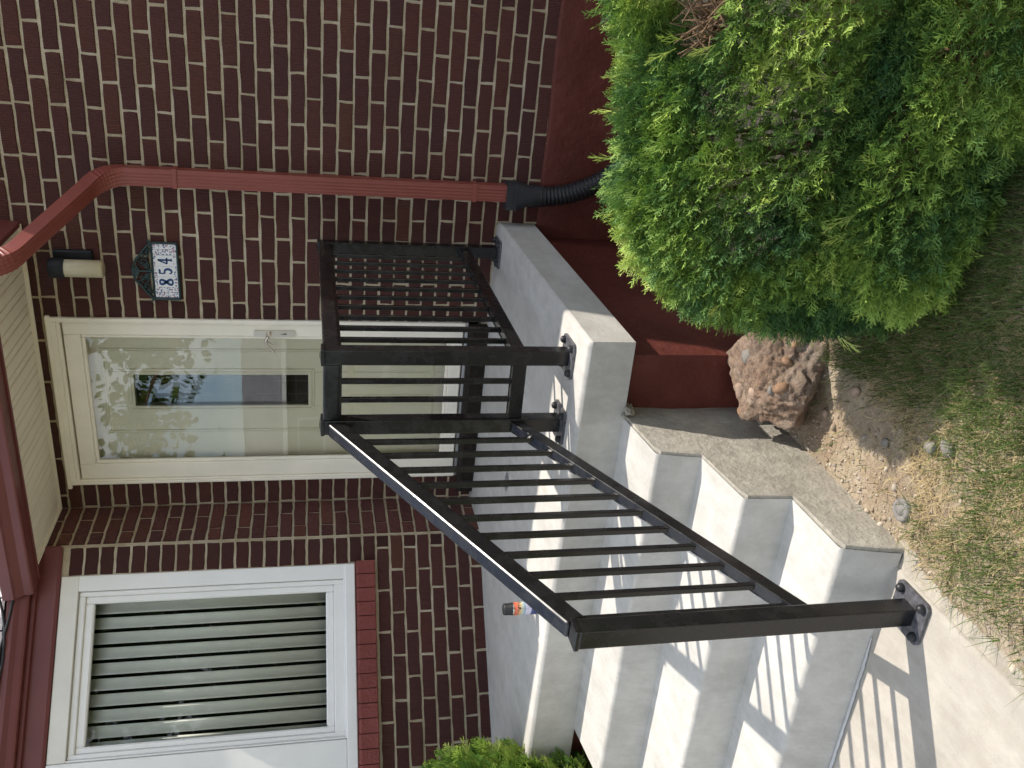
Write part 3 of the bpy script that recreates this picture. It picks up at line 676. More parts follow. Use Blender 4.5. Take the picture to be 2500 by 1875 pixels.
for z, k in ((.694, 0.0), (.668, .15), (.640, .65), (.618, 1.0), (.556, 1.0)):
    for i in range(rn):
        a = 2 * math.pi * i / rn; ca, sa = math.cos(a), math.sin(a); sq = max(abs(ca), abs(sa)); rx = .063 / sq; ry = .048 / sq
        V.append((-.520 + ca * (rx * (1 - k) + .054 * k), -.052 + sa * (ry * (1 - k) + .054 * k) - .008 * k, z))
b.add(V, [(i * rn + j, i * rn + (j + 1) % rn, (i + 1) * rn + (j + 1) % rn, (i + 1) * rn + j) for i in range(4) for j in range(rn)], True); b.tube([(-.520, -.06, .606), (-.520, -.06, .594)], .0575, 20); b.build('adapter', M['boot'], dp)
c0 = bez(Vector((-.520, -.062, .575)), Vector((-.515, -.08, .34)), Vector((-.30, -.20, .17)), 90) + [Vector((-.30, -.20, .17)).lerp(Vector((.15, -.45, .03)), i / 90) for i in range(1, 91)]
b = MB(); b.tube(c0, .050, 18, radii=[1.06 if (i // 2) % 2 else .90 for i in range(len(c0))]); b.build('corrugated_pipe', M['rubber'], dp)

# ------------------------------------------------------------------ wall lamp
lamp = empty('wall_lamp', (-.961, 0, 2.74), 'black wall lamp with frosted tubular glass under the soffit beside the door', 'lamp')
b = MB(); b.b2((-1.012, -.032, 2.735), (-.893, -.001, 2.910), .006); b.build('back_plate', M['lampblack'], lamp)
b = MB(); b.lathe((-.961, -.088, 2.852), [(.047, 0), (.049, .004), (.049, .058), (.046, .064)], 28); b.b2((-.995, -.086, 2.868), (-.927, -.030, 2.908), .004); b.build('cap', M['lampblack'], lamp)
gm = MT('frosted_glass', .28, .5); gm.color(gm.ramp(gm.noise(9, 3), [(.3, (.58, .51, .33)), (.7, (.72, .65, .46))])); gm.p.inputs['Transmission Weight'].default_value = .25
b = MB(); b.lathe((-.961, -.088, 2.676), [(.030, 0), (.039, .003), (.042, .010), (.0422, .177)], 28); b.build('glass_tube', gm.m, lamp)
b = MB(); b.lathe((-.961, -.088, 2.846), [(.0445, 0), (.0445, .008)], 28); b.build('retaining_ring', M['boot'], lamp)

# ------------------------------------------------------------------ house number plaque
pl = empty('house_number_plaque', (-.992, 0, 2.34), 'dark green iron plaque with white tiles reading 854 and scrollwork on top', 'house number')
X0, X1_, Z0, Z1 = -1.143, -.842, 2.345, 2.474
b = MB(); frame_rect(b, X0, X1_, Z0, Z1, .013, .010, .010, .010, -.020, -.001, .004); b.b2((X0 + .01, -.008, Z0 + .008), (X1_ - .008, -.001, Z1 - .008)); plf = b.build('plaque_frame', M['iron'], pl)
cx = (X0 + X1_) / 2; zt = Z1 - .002; b = MB()
def T(pts, r=.0045, radii=None): b.tube([(cx + p[0], -.012, zt + p[1]) for p in pts], r, 6, radii=radii)
arch = []
for i in range(41):
    u = -1 + 2 * i / 40; a = abs(u); hz = .088 * max(0, (1 - a ** 1.7)) * (1 - .10 * math.exp(-((a - .62) / .12) ** 2)) + .004; arch.append((u * .140, hz))
T(arch, .006)
for sx in (-1, 1):
    T([(sx * .138, .0), (sx * .150, .006), (sx * .160, .014), (sx * .163, .008)], .006, [1, 1, .8, .4])
    for (ox, oz, r0, tw, a0) in ((.048, .038, .024, 1, 2.2), (.080, .030, .019, -1, .6), (.030, .022, .016, -1, 3.3), (.108, .014, .012, 1, 2.0)):
        sp_ = []
        for i in range(26):
            t = i / 25; a = a0 + tw * t * 8.2; r = r0 * (1 - .85 * t); sp_.append((sx * (ox + r * math.cos(a)), oz + r * math.sin(a)))
        T(sp_, .0036)
    T([(0, .004), (sx * .014, .016), (sx * .028, .030), (sx * .052, .064), (sx * .06, .070)], .0038)
    T([(sx * .062, .062), (sx * .075, .052), (sx * .100, .044), (sx * .112, .030)], .0038)
for i in range(9):
    a = R(25 + i * 16.2); T([(0, .058), (.030 * math.cos(a), .058 + .033 * math.sin(a))], .0052, [.5, 1.1])
T([(0, 0), (0, .060)], .005)
b.build('scrollwork', M['iron'], pl)
tm = MT('glazed_tile', .15, .5); tm.color(tm.ramp(tm.noise(60, 3), [(.3, (.74, .74, .76)), (.7, (.80, .80, .81))])); orn = MT('glazed_ornament_tile', .15, .5)
vo = orn.n('ShaderNodeTexVoronoi', feature='F1'); vo.inputs['Scale'].default_value = 105; orn.l(orn.co, vo.inputs['Vector'])
oc = orn.mix(orn.ramp(vo.outputs['Color'], [(.62, 0.0), (.70, 1.0)]), (.12, .16, .32), (.40, .16, .24))
wv = orn.noise(80, 2, .5)
orn.color(orn.mix(orn.math('MULTIPLY', orn.ramp(vo.outputs['Distance'], [(.36, 1.0), (.54, 0.0)]), orn.ramp(wv, [(.34, 0.0), (.46, 1.0)])), (.76, .76, .78), oc))
wids = [.0295, .0285, .0575, .055, .055, .0275, .0275]; x = X1_ - .0095; k = (X1_ - X0 - .0235) / sum(wids); tz0, tz1 = 2.3555, 2.4655
dig = {}
for i, wd in enumerate(wids):
    wd *= k; b = MB(); b.b2((x - wd + .0006, -.0125, tz0), (x - .0006, -.008, tz1), .0008)
    t = b.build('tile', orn.m if i in (0, 1, 5, 6) else tm.m, pl)
    if i in (2, 3, 4):
        dig[{2: '4', 3: '5', 4: '8'}[i]] = (x - wd / 2, t)
        b = MB()
        for za, zb in ((tz0 + .002, tz0 + .016), (tz1 - .016, tz1 - .002)): b.b2((x - wd + .003, -.0129, za), (x - .003, -.0126, zb))
        b.build('tile_border', orn.m, t)
    x -= wd
blue = plain('blue_glaze', (.035, .075, .19), .2, .5)
def ribbon(b, cxx, pts, ws):
    V = []; n = len(pts)
    for i, p in enumerate(pts):
        a = Vector(pts[min(i + 1, n - 1)]) - Vector(pts[max(i - 1, 0)]); a.normalize(); nn = Vector((-a.y, a.x)); wdt = ws[i] if isinstance(ws, list) else ws
        for s in (-1, 1): q = Vector(p) + nn * s * wdt * 1.45; V += [(cxx + q.x, -.0136, 2.4105 + q.y), (cxx + q.x, -.0120, 2.4105 + q.y)]
    b.add(V, [(4 * i, 4 * i + 2, 4 * i + 6, 4 * i + 4) for i in range(n - 1)])
for ch, (cc, t) in dig.items():
    b = MB()
    if ch == '8':
        pts = []; ws = []
        for i in range(41):
            a = 2 * math.pi * i / 40; up = math.cos(a) > 0; pts.append((math.sin(2 * a) * (.0115 if up else .0135), math.cos(a) * .030 - .001)); ws.append(.0030 + .0016 * abs(math.sin(a)))
        ribbon(b, cc, pts, ws)
    elif ch == '5':
        ribbon(b, cc, [(-.008, .028), (.004, .026), (.012, .030)], .0034); ribbon(b, cc, [(-.008, .030), (-.009, .004)], .0024)
        pts = [(-.009, .004)] + [(.0 + .0130 * math.cos(a), -.012 + .0165 * math.sin(a)) for a in np.linspace(2.1, -2.45, 22)]; ribbon(b, cc, pts, [.002] + [.0022 + .0020 * math.sin(math.pi * i / 21) for i in range(22)])
        ribbon(b, cc, [(-.0125, -.021), (-.008, -.020)], .003)
    else:
        ribbon(b, cc, [(.004, .032), (-.014, -.009)], .0026); ribbon(b, cc, [(-.0155, -.0095), (.016, -.0095)], .0028); ribbon(b, cc, [(.0045, .033), (.0045, -.030)], .0032); ribbon(b, cc, [(-.003, -.0305), (.012, -.0305)], .0022)
    b.build('digit', blue, t)

# ------------------------------------------------------------------ railing
rail = empty('railing', PW(-.3, -1.46, .745), 'black metal porch railing with thin balusters running down beside the concrete steps', 'railing')
PX = {1: (-.135, -.085), 2: (-.137, -1.463), 3: (-.420, -1.463), 4: (-.428, -2.685)}
ZTOP = 1.678; ZP4 = 1.036; PWD = .058
for i, (x, y) in PX.items():
    zb = landing_z(x, y) if i < 4 else 0.002; zt_ = ZTOP if i < 4 else ZP4
    b = MB(); b.box(PW(x, y, (zb + .008 + zt_ - .012) / 2), (PWD, PWD, zt_ - zb - .020), PROT, .004, 2); po = b.build('post', M['black'], rail)
    b = MB(); b.box(PW(x, y, zt_ - .006), (PWD + .006, PWD + .006, .014), PROT, .003, 2)
    bm = bmesh.new(); bmesh.ops.create_cone(bm, cap_ends=True, segments=4, radius1=(PWD + .002) / 2 * 1.414, radius2=.004, depth=.006); b.bm(bm, Matrix.Translation(PW(x, y, zt_ + .003)) @ Matrix.Rotation(TH + R(45), 4, 'Z')); b.build('post_cap', M['black'], po)
    hs = .072; poly = []
    for (sx, sy) in ((1, 1), (-1, 1), (-1, -1), (1, -1)):
        for k in range(5):
            a = math.atan2(sy, sx) + R(-45 + 22.5 * k); poly.append((sx * (hs - .018) + .018 * math.cos(a), sy * (hs - .018) + .018 * math.sin(a)))
    yo = -.004 if i == 1 else 0
    b = MB(); b.prism(poly, lambda p, t, x=x, y=y: PW(x + p[0], y + p[1] + yo, t), zb + .001, zb + .010); pb = b.build('base_plate', M['plate'], po)
    for (sx, sy) in ((1, 1), (-1, 1), (-1, -1), (1, -1)):
        b = MB(); b.lathe(PW(x + sx * .050, y + sy * .050 + yo, zb + .0095), [(.0145, 0), (.0145, .004), (.013, .012), (.009, .017), (.003, .019)], 14); b.build('bolt_cap', M['rubber'], po)
def bar(b, p, q, wd, ht, bev=.003, seg=2):
    p = Vector(p); q = Vector(q); d = q - p; ln = d.length; z = d.normalized(); x = z.cross(Vector((0, 0, 1)))
    x = PROT @ Vector((1, 0, 0)) if x.length < 1e-3 else x.normalized(); y = z.cross(x)
    Rm = Matrix((x, y, z)).transposed(); b.box((p + q) / 2, (wd, ht, ln), Rm, bev, seg); return b
hw = PWD / 2
def span(a, b_, za0, za1, zb0, zb1, n, topw=.052, botw=.036):
    """rails and balusters from post a to post b_ ; z of rail centres (top a/b, bottom a/b)"""
    (xa, ya), (xb, yb) = a, b_; d = Vector((xb - xa, yb - ya)); ln = d.length; d /= ln
    P0 = lambda t, z: PW(xa + d.x * t, ya + d.y * t, z)
    t0, t1 = hw - .001, ln - hw + .001; ex = (za1 - za0) / ln
    zt = lambda t: za0 + (za1 - za0) * t / ln
    zb = lambda t: zb0 + (zb1 - zb0) * t / ln
    b = MB(); bar(b, P0(t0, zt(t0)), P0(t1, zt(t1)), topw, .060, .009, 3); tr = b.build('top_rail', M['black'], rail)
    b = MB(); bar(b, P0(t0, zb(t0)), P0(t1, zb(t1)), botw, .052, .004, 2); br = b.build('bottom_rail', M['black'], rail)
    nrm = Vector((-d.y, d.x, 0)); b = MB()                                  # channel lips seen on the rails
    for sg in (-1, 1):
        o = PROT @ (nrm * sg * (botw / 2 + .001))
        bar(b, P0(t0, zb(t0) + .026) + o, P0(t1, zb(t1) + .026) + o, .004, .006, .001, 1)
    b.build('rail_lip', M['black'], br)
    b = MB()
    for sg in (-1, 1):
        o = PROT @ (nrm * sg * .018); bar(b, P0(t0, zt(t0) - .031) + o, P0(t1, zt(t1) - .031) + o, .004, .012, .001, 1)
    b.build('rail_lip', M['black'], tr)
    for i in range(n):
        t = t0 + (t1 - t0) * (i + 1) / (n + 1) if n != 11 else .140 + i * .1027
        b = MB(); b.box(P0(t, (zt(t) + zb(t)) / 2 - .005), (.0185, .0185, zt(t) - zb(t) - .02), PROT, .0018, 1); b.build('baluster', M['black'], rail)
span(PX[1], PX[2], 1.642, 1.642, .942, .942, 10)
span(PX[2], PX[3], 1.641, 1.641, .942, .942, 2)
span(PX[3], PX[4], 1.641, 1.005, .950, .325, 11)

# ------------------------------------------------------------------ spray can
cz = PW(-1.300, -1.50, 0); cz.z = landing_z(-1.30, -1.50)
can = empty('spray_can', cz, 'small spray can with black cap and rainbow striped label standing on the landing', 'spray can')
cm = MT('can_label', .3, .5); sx = cm.n('ShaderNodeSeparateXYZ'); cm.l(cm.co, sx.inputs[0]); zf = cm.math('DIVIDE', cm.math('ADD', sx.outputs['Z'], cm.math('MULTIPLY', sx.outputs['X'], .12)), .102)
cc = cm.ramp(zf, [(.03, (.35, .36, .40)), (.05, (.03, .05, .17)), (.30, (.04, .07, .22)), (.33, (.55, .54, .72)), (.55, (.60, .58, .72)), (.57, (.18, .33, .42)), (.66, (.42, .50, .52)), (.76, (.62, .55, .30)), (.84, (.66, .30, .16)), (.97, (.62, .13, .07))])
mk = cm.n('ShaderNodeMapping'); mk.inputs['Scale'].default_value = (1, 1, .35); cm.l(cm.co, mk.inputs[0])
cc = cm.mix(cm.math('MULTIPLY', cm.ramp(cm.noise(170, 2, .5, mk.outputs[0]), [(.5, 0.0), (.54, 1.0)]), cm.ramp(zf, [(.74, 0.0), (.76, .9), (.90, .9), (.92, 0.0)])), cc, (.03, .03, .035))
cc = cm.mix(cm.math('MULTIPLY', cm.ramp(cm.noise(230, 2), [(.54, 0.0), (.58, 1.0)]), cm.ramp(zf, [(.34, 0.0), (.36, .5), (.52, .5), (.54, 0.0)])), cc, (.20, .20, .38))
cm.color(cc)
b = MB(); b.lathe(cz, [(.0255, .001), (.028, .003), (.028, .104), (.0262, .108)], 28); b.build('can_body', cm.m, can)
b = MB(); b.lathe(cz, [(.0288, .0005), (.0292, .003), (.0288, .0055)], 28); b.lathe(cz, [(.0284, .1055), (.0288, .1085), (.0278, .111)], 28); b.build('rim', M['nickel'], can)
b = MB(); b.lathe(cz, [(.0275, .110), (.0280, .112), (.0258, .114), (.0250, .146), (.0225, .149), (.016, .149)], 24); b.build('cap', M['rubber'], can)

# ------------------------------------------------------------------ boulder, stones, sprinkler cap
rc = Vector((-.695, -1.79, .06))
rock = empty('boulder', (-.69, -1.80, -.02), 'brown conglomerate boulder with embedded pebbles leaning on the stair side', 'boulder')
rm = MT('conglomerate', .88, .2)
c = rm.ramp(rm.noise(9, 7, .65), [(.28, (.15, .10, .07)), (.45, (.32, .215, .15)), (.6, (.46, .335, .245)), (.75, (.60, .47, .37))])
c = rm.mix(rm.ramp(rm.noise(5, 4), [(.4, 0.0), (.65, .6)]), c, (.30, .26, .22)); c = rm.mix(rm.ramp(rm.noise(26, 5, .7), [(.5, 0.0), (.66, .8)]), c, (.15, .10, .075)); c = rm.mix(rm.ramp(rm.noise(15, 6, .7), [(.60, 0.0), (.70, .75)]), c, (.50, .42, .36))
rm.color(c); rm.bump(rm.noise(30, 8, .75), .030); rm.bump(rm.noise(140, 4), .005)
bm = bmesh.new(); bmesh.ops.create_icosphere(bm, subdivisions=6, radius=1.0); rk = random.Random(12)
PL = [(Vector((rk.gauss(0, 1), rk.gauss(0, 1), rk.gauss(0, 1))).normalized(), rk.uniform(.70, .95)) for _ in range(17)] + [(Vector((-.25, .1, 1)).normalized(), .62), (Vector((.2, -1, .35)).normalized(), .78), (Vector((-.8, -.5, .6)).normalized(), .74)]
for v in bm.verts:
    d = v.co.normalized(); s = Vector((d.x * .205, d.y * .20, d.z * .165))
    k = min([1.15] + [h_ / max(.05, n_.dot(d)) for n_, h_ in PL]) * 1.18 + .08 * noise.noise(d * 2.2) + .05 * noise.noise(d * 6) + .03 * noise.noise(d * 14)
    cl = noise.voronoi(d * 2.6 + Vector((7, 2, 1)))[0]; k += .07 * min(.6, cl[1] - cl[0]) - .04
    cl = noise.voronoi(d * 6.0 + Vector((1, 9, 4)))[0]; k += .035 * min(.5, cl[1] - cl[0])
    s *= k
    v.co = s
b = MB(); b.bm(bm, Matrix.Translation(rc) @ Matrix.Rotation(R(25), 4, 'Z') @ Matrix.Rotation(R(12), 4, 'Y'), True)
rock_o = b.build('rock_mass', rm.m, rock)
cob = [plain('cobble_grey', (.20, .185, .165), .75, .3, var=.3, scale=40), plain('cobble_brown', (.25, .155, .095), .8, .25, var=.35, scale=40), plain('cobble_pink', (.32, .235, .18), .8, .25, var=.3, scale=40)]
deps = bpy.context.evaluated_depsgraph_get(); deps.update()
from mathutils.bvhtree import BVHTree
bv = BVHTree.FromPolygons([Vector(p) for p in b.v], b.f); cam_p = cam.matrix_world.translation
rr = random.Random(5)
for i in range(11):
    tgt = rc + Vector((rr.uniform(-.2, .2), rr.uniform(-.12, .12), rr.uniform(-.11, .16))); hit = bv.ray_cast(cam_p, (tgt - cam_p).normalized())
    if hit[0] is None: continue
    r_ = rr.choice((.012, .016, .02, .026, .034)); bm = bmesh.new(); bmesh.ops.create_icosphere(bm, subdivisions=2, radius=r_)
    for v in bm.verts: v.co *= 1 + .22 * noise.noise(v.co * 40 + Vector((i, 0, 0)))
    q = MB(); q.bm(bm, Matrix.Translation(hit[0] - hit[1] * r_ * .55) @ Matrix.Rotation(rr.uniform(0, 6), 4, Vector((rr.random(), rr.random(), rr.random()))) @ Matrix.Diagonal((1.3, 1, .75, 1)), True)
    q.build('cobble', cob[i % 3], rock)
def pebble(name, loc, r_, sc, mat, label, seed):
    bm = bmesh.new(); bmesh.ops.create_icosphere(bm, subdivisions=3, radius=r_)
    for v in bm.verts: v.co *= 1 + .18 * noise.noise(v.co * (.9 / r_) + Vector((seed, 0, 0)))
    b = MB(); b.bm(bm, Matrix.Translation(loc) @ Matrix.Rotation(seed, 4, 'Z') @ Matrix.Diagonal((*sc, 1)), True); o = b.build(name, mat, None, loc); tag(o, label, 'stone'); return o
def gz(x, y): return ground_z(x, y)
pebble('stone', (-.535, -2.60, gz(-.535, -2.6) + .010), .021, (1.3, 1, .8), cob[0], 'rounded grey stone nearest the lens of a pair in the grass', 1.0)
pebble('stone', (-.565, -2.545, gz(-.565, -2.545) + .010), .018, (1.4, 1, .8), cob[0], 'smaller grey stone touching its twin in the dry grass', 2.3)
pebble('stone', (-.735, -2.02, gz(-.735, -2.02) + .008), .014, (1.2, 1, .7), cob[2], 'small pale stone on bare dirt just left of the boulder base', 4.1)
pebble('stone', (-.585, -2.15, gz(-.585, -2.15) + .010), .017, (1.2, 1, .8), cob[2], 'pale stone in the boulder shadow on the dirt', 5.2)
pebble('stone', (-.66, -2.36, gz(-.66, -2.36) + .008), .014, (1.3, 1, .8), cob[0], 'little grey stone at the edge of the shaded lawn', 3.2)
spc = Vector((-.800, -2.515, gz(-.8, -2.515)))
sp_o = empty('sprinkler_head', spc, 'round grey sprinkler cap set in the ground beside the step side', 'sprinkler')
b = MB(); b.lathe(spc, [(.036, -.03), (.036, .010), (.033, .016), (.024, .017), (.022, .013), (.016, .013), (.014, .018), (.004, .019)], 24); b.build('cap', plain('grey_plastic', (.20, .19, .18), .85, .15, var=.2, scale=60), sp_o)

# ------------------------------------------------------------------ foliage
def sprig(rs, nb=9, wd=.045, ang=42, flat=.35):
    """unit-length feathery spray along +Y made of thin tapered quads; returns V,F"""
    V = []; F = []
    def q1(p, d, ln, w0, up, tip=.3):
        n = np.cross(d, up); n /= np.linalg.norm(n) + 1e-9; b0 = len(V)
        V.extend([p + n * w0, p - n * w0, p + d * ln + n * w0 * tip, p + d * ln - n * w0 * tip]); F.append((b0, b0 + 1, b0 + 3, b0 + 2))
    up = np.array([0, 0, 1.]); bend = np.array([rs.uniform(-.12, .12), 0, rs.uniform(-.15, .15)]); y1 = np.array([0, 1., 0])
    q1(np.zeros(3), y1, .55, wd * .7, up, .8); q1(y1 * .55, y1 + bend * 2, .45, wd * .6, up)
    for i in range(nb):
        t = .08 + .86 * i / (nb - 1); sg = 1 if i % 2 else -1; a = math.radians(ang + rs.uniform(-12, 12)); ln = (.46 * (1 - t) + .15) * rs.uniform(.8, 1.25)
        d = np.array([sg * math.sin(a), math.cos(a), rs.uniform(-flat, flat)]); d /= np.linalg.norm(d); p = y1 * t + bend * max(0, t - .55)
        u2 = np.array([rs.uniform(-.5, .5), rs.uniform(-.4, .4), 1.]); q1(p, d, ln, wd, u2)
        for s2 in (-1, 1):
            d2 = d + np.array([s2 * .5, .4, rs.uniform(-.5, .5)]); d2 /= np.linalg.norm(d2); q1(p + d * ln * rs.uniform(.25, .7), d2, ln * rs.uniform(.4, .65), wd * .85, u2)
    return np.array(V), np.array(F)
def scatter(templates, pos, dirs, size, rnd, roll=None):
    Vs = []; Fs = []; As = []; base = 0
    which = RNG.integers(0, len(templates), len(pos))
    for k, (tv, tf) in enumerate(templates):
        idx = np.where(which == k)[0]
        if len(idx) == 0: continue
        d = dirs[idx] / np.linalg.norm(dirs[idx], axis=1, keepdims=True)
        r = RNG.normal(size=(len(idx), 3)) if roll is None else roll[idx] + .35 * RNG.normal(size=(len(idx), 3))
        x = np.cross(d, r); x /= np.linalg.norm(x, axis=1, keepdims=True) + 1e-9; z = np.cross(x, d)
        s = size[idx][:, None, None]
        W = pos[idx][:, None, :] + s * (tv[None, :, 0:1] * x[:, None, :] + tv[None, :, 1:2] * d[:, None, :] + tv[None, :, 2:3] * z[:, None, :])
        n = tv.shape[0]; Vs.append(W.reshape(-1, 3)); Fs.append((tf[None] + (np.arange(len(idx)) * n)[:, None, None]).reshape(-1, tf.shape[1]) + base); base += n * len(idx)
        As.append(np.repeat(rnd[idx], n) + RNG.normal(0, .03, n * len(idx)))
    return np.concatenate(Vs), np.concatenate(Fs), np.clip(np.concatenate(As), 0, 1)
def fbm(P, f, seed):
    return np.array([noise.noise(Vector(p) * f + Vector((seed, seed * .7, 0))) for p in P])
rsp = np.random.default_rng(3); SPR = [sprig(rsp, 9, .030) for _ in range(7)]
jleaf = leaf_mat('juniper_leaf', [(0.0, (.030, .085, .034)), (.3, (.095, .195, .055)), (.6, (.27, .41, .078)), (.85, (.41, .52, .108)), (1.0, (.51, .58, .175))], .10)
lobes = [((.20, -2.04, .31), (.54, .34, .43)), ((-.03, -2.07, .34), (.31, .26, .39)), ((.75, -2.02, .35), (.50, .42, .46)), ((.24, -2.31, .14), (.44, .20, .18)), ((-.02, -2.08, .20), (.27, .23, .24)), ((.58, -2.38, .12), (.38, .20, .18))]
HOLES = [((.50, -2.05, .76), .15)]
juni = empty('juniper_bush', (.35, -2.05, -.02), 'large spreading green juniper bush beside the boulder in front of the red foundation', 'bush')
def bush_points(lobes, n, depth, keep_gap, seed, p=2.0, shear=0.0, lumps=1.0):
    """points on and just under the skin of lumpy (super)ellipsoids; shear tips the flat top towards the viewer's side"""
    vol = np.array([l[1][0] * l[1][1] + l[1][0] * l[1][2] + l[1][1] * l[1][2] for l in lobes]); pk = RNG.choice(len(lobes), n, p=vol / vol.sum())
    d = RNG.normal(size=(n, 3)); d /= np.sum(np.abs(d) ** p, axis=1, keepdims=True) ** (1 / p); C_ = np.array([l[0] for l in lobes]); S_ = np.array([l[1] for l in lobes])
    k = 1 - depth * RNG.random(n) ** 1.6; lump = (fbm(d * 1.0 + C_[pk], 4.5, seed) * .11 + fbm(d + C_[pk], 11, seed + 5) * .07) * lumps
    off = d * S_[pk] * (k + lump)[:, None]; nn = np.sign(d) * np.abs(d) ** (p - 1) / S_[pk]
    sh = np.where(S_[pk][:, 2] > .25, shear, 0.0); off[:, 2] += sh * off[:, 1]; nn[:, 1] -= sh * nn[:, 2]
    Pp = C_[pk] + off; nn /= np.linalg.norm(nn, axis=1, keepdims=True); ok = Pp[:, 2] > -.01
    for j in range(len(lobes)):          # drop points deep inside another lobe
        q = Pp - C_[j]; q[:, 2] -= (shear if S_[j][2] > .25 else 0) * q[:, 1]; q = q / S_[j]; ok &= ~((np.sum(np.abs(q) ** p, 1) < keep_gap) & (pk != j))
    return Pp[ok], nn[ok]
Pp, nn = bush_points(lobes, 74000, .24, .55, 2.0, 2.8, .50); Pi, ni = bush_points(lobes, 24000, .45, .35, 2.5, 2.8, .50); q = (RNG.random(len(Pi)) < .72) & (Pi[:, 0] < .8); Pi, ni = Pi[q], ni[q]; Pp, nn = np.concatenate([Pp, Pi]), np.concatenate([nn, ni]); q = ((Pp[:, 0] < .70) & ((nn[:, 1] < .45) | (Pp[:, 2] > .62))) | (RNG.random(len(Pp)) < .15); Pp, nn = Pp[q], nn[q]
for hc, hr in HOLES: 
    q = np.linalg.norm(Pp - np.array(hc), axis=1) > hr; Pp, nn = Pp[q], nn[q]
gap = fbm(Pp, 6.5, 9.0); q = gap > -.75; Pp, nn, gap = Pp[q], nn[q], gap[q]
hz_ = nn * np.array([1, 1, 0]); tg_ = RNG.normal(0, 1, Pp.shape); tg_ -= nn * np.sum(tg_ * nn, 1, keepdims=True); dr = nn * .45 + hz_ * .42 + tg_ * .30 + np.array([-.12, -.08, .28]); col = .50 + .55 * fbm(Pp, 5.0, 4.0) + RNG.normal(0, .11, len(Pp))
V, F, A = scatter(SPR, Pp, dr, RNG.uniform(.032, .068, len(Pp)), np.clip(col, 0, 1), nn * .7 + np.array([.35, .2, .6])); V -= np.array(WORG[juni.name])
link('foliage', big_mesh('foliage', V, F, jleaf, A), None, juni, WORG[juni.name])
# long pale shoots standing out of the crown
b = MB(); Vl = []; tt = []
Ps, ns = bush_points(lobes, 300, .04, .8, 3.0, 2.8, .50); q = Ps[:, 2] > .10; Ps, ns = Ps[q], ns[q]
ds_ = ns * .8 + np.array([0, 0, .25]) + RNG.normal(0, .35, Ps.shape); SH = [sprig(rsp, 10, .011, 12, .12) for _ in range(3)]
V, F, A = scatter(SH, Ps, ds_, RNG.uniform(.06, .12, len(Ps)), np.clip(RNG.normal(.86, .1, len(Ps)), 0, 1)); V -= np.array(WORG[juni.name])
link('shoots', big_mesh('shoots', V, F, jleaf, A), None, juni, WORG[juni.name])['kind'] = 'stuff'
# woody branches
bark = plain('juniper_bark', (.21, .135, .085), .9, .15, var=.4, scale=50, bump=.006, bscale=80)
b = MB(); rb = random.Random(4)
for l in lobes:
    for k in range(16):
        a = rb.uniform(0, 6.28); e = rb.uniform(.15, 1.3); tip = Vector(l[0]) + Vector((math.cos(a) * math.cos(e) * l[1][0], math.sin(a) * math.cos(e) * l[1][1], math.sin(e) * l[1][2])) * .86
        if tip.z < 0: continue
        s0 = Vector((.35 + rb.uniform(-.1, .1), -2.05 + rb.uniform(-.1, .1), -.03)).lerp(Vector((l[0][0], l[0][1], -.02)), .6); mid = s0.lerp(tip, .5) + Vector((rb.uniform(-.06, .06), rb.uniform(-.06, .06), -.05))
        b.tube(bez(s0, mid, tip, 8), .012, 5, radii=[1.2 - .13 * i for i in range(8)])
for hc, hr in HOLES:
    for k in range(int(46 * (hr / .13) ** 2)):
        p0 = Vector(hc) + Vector((rb.uniform(-.14, .14), rb.uniform(-.12, .12), -.16)); p2 = Vector(hc) + Vector((rb.uniform(-.12, .12), rb.uniform(-.12, .10), rb.uniform(-.07, .02)))
        b.tube(bez(p0, p0.lerp(p2, .5) + Vector((rb.uniform(-.05, .05), rb.uniform(-.05, .05), 0)), p2, 6), .0038, 5, radii=[1.3, 1.1, 1, .9, .7, .4])
b.build('branches', bark, juni)

# bright arborvitae left of the steps
arb = empty('arborvitae_shrub', (-3.08, -1.98, -.02), 'bright yellow green arborvitae shrub at the far end of the steps below the window', 'shrub')
aleaf = leaf_mat('arborvitae_leaf', [(0.0, (.05, .13, .03)), (.4, (.16, .29, .05)), (.75, (.30, .42, .08)), (1.0, (.42, .48, .14))], .5)
al = [((-3.04, -1.94, .70), (.44, .44, .62)), ((-2.86, -1.84, .92), (.30, .28, .38)), ((-3.2, -2.1, .95), (.35, .35, .42))]
SPA = [sprig(rsp, 9, .050, 38, .10) for _ in range(5)]
Pp, nn = bush_points(al, 6500, .30, .5, 6.0); q = fbm(Pp, 7, 3.0) > -.4; Pp, nn = Pp[q], nn[q]
dr = nn * .6 + np.array([0, 0, .8]) + RNG.normal(0, .3, Pp.shape)
V, F, A = scatter(SPA, Pp, dr, RNG.uniform(.05, .10, len(Pp)), np.clip(.55 + .5 * fbm(Pp, 6, 1.0) + RNG.normal(0, .18, len(Pp)), 0, 1)); V -= np.array(WORG[arb.name])
link('foliage', big_mesh('foliage', V, F, aleaf, A), None, arb, WORG[arb.name])
b = MB()
for k in range(9):
    a = rb.uniform(0, 6.28); tip = Vector((-3.08 + .2 * math.cos(a), -1.96 + .2 * math.sin(a), rb.uniform(.5, .9))); b.tube(bez(Vector((-3.08, -1.97, -.03)), Vector((-3.07, -1.97, .4)), tip, 8), .016, 6, radii=[1.3 - .14 * i for i in range(8)])
b.build('branches', bark, arb)

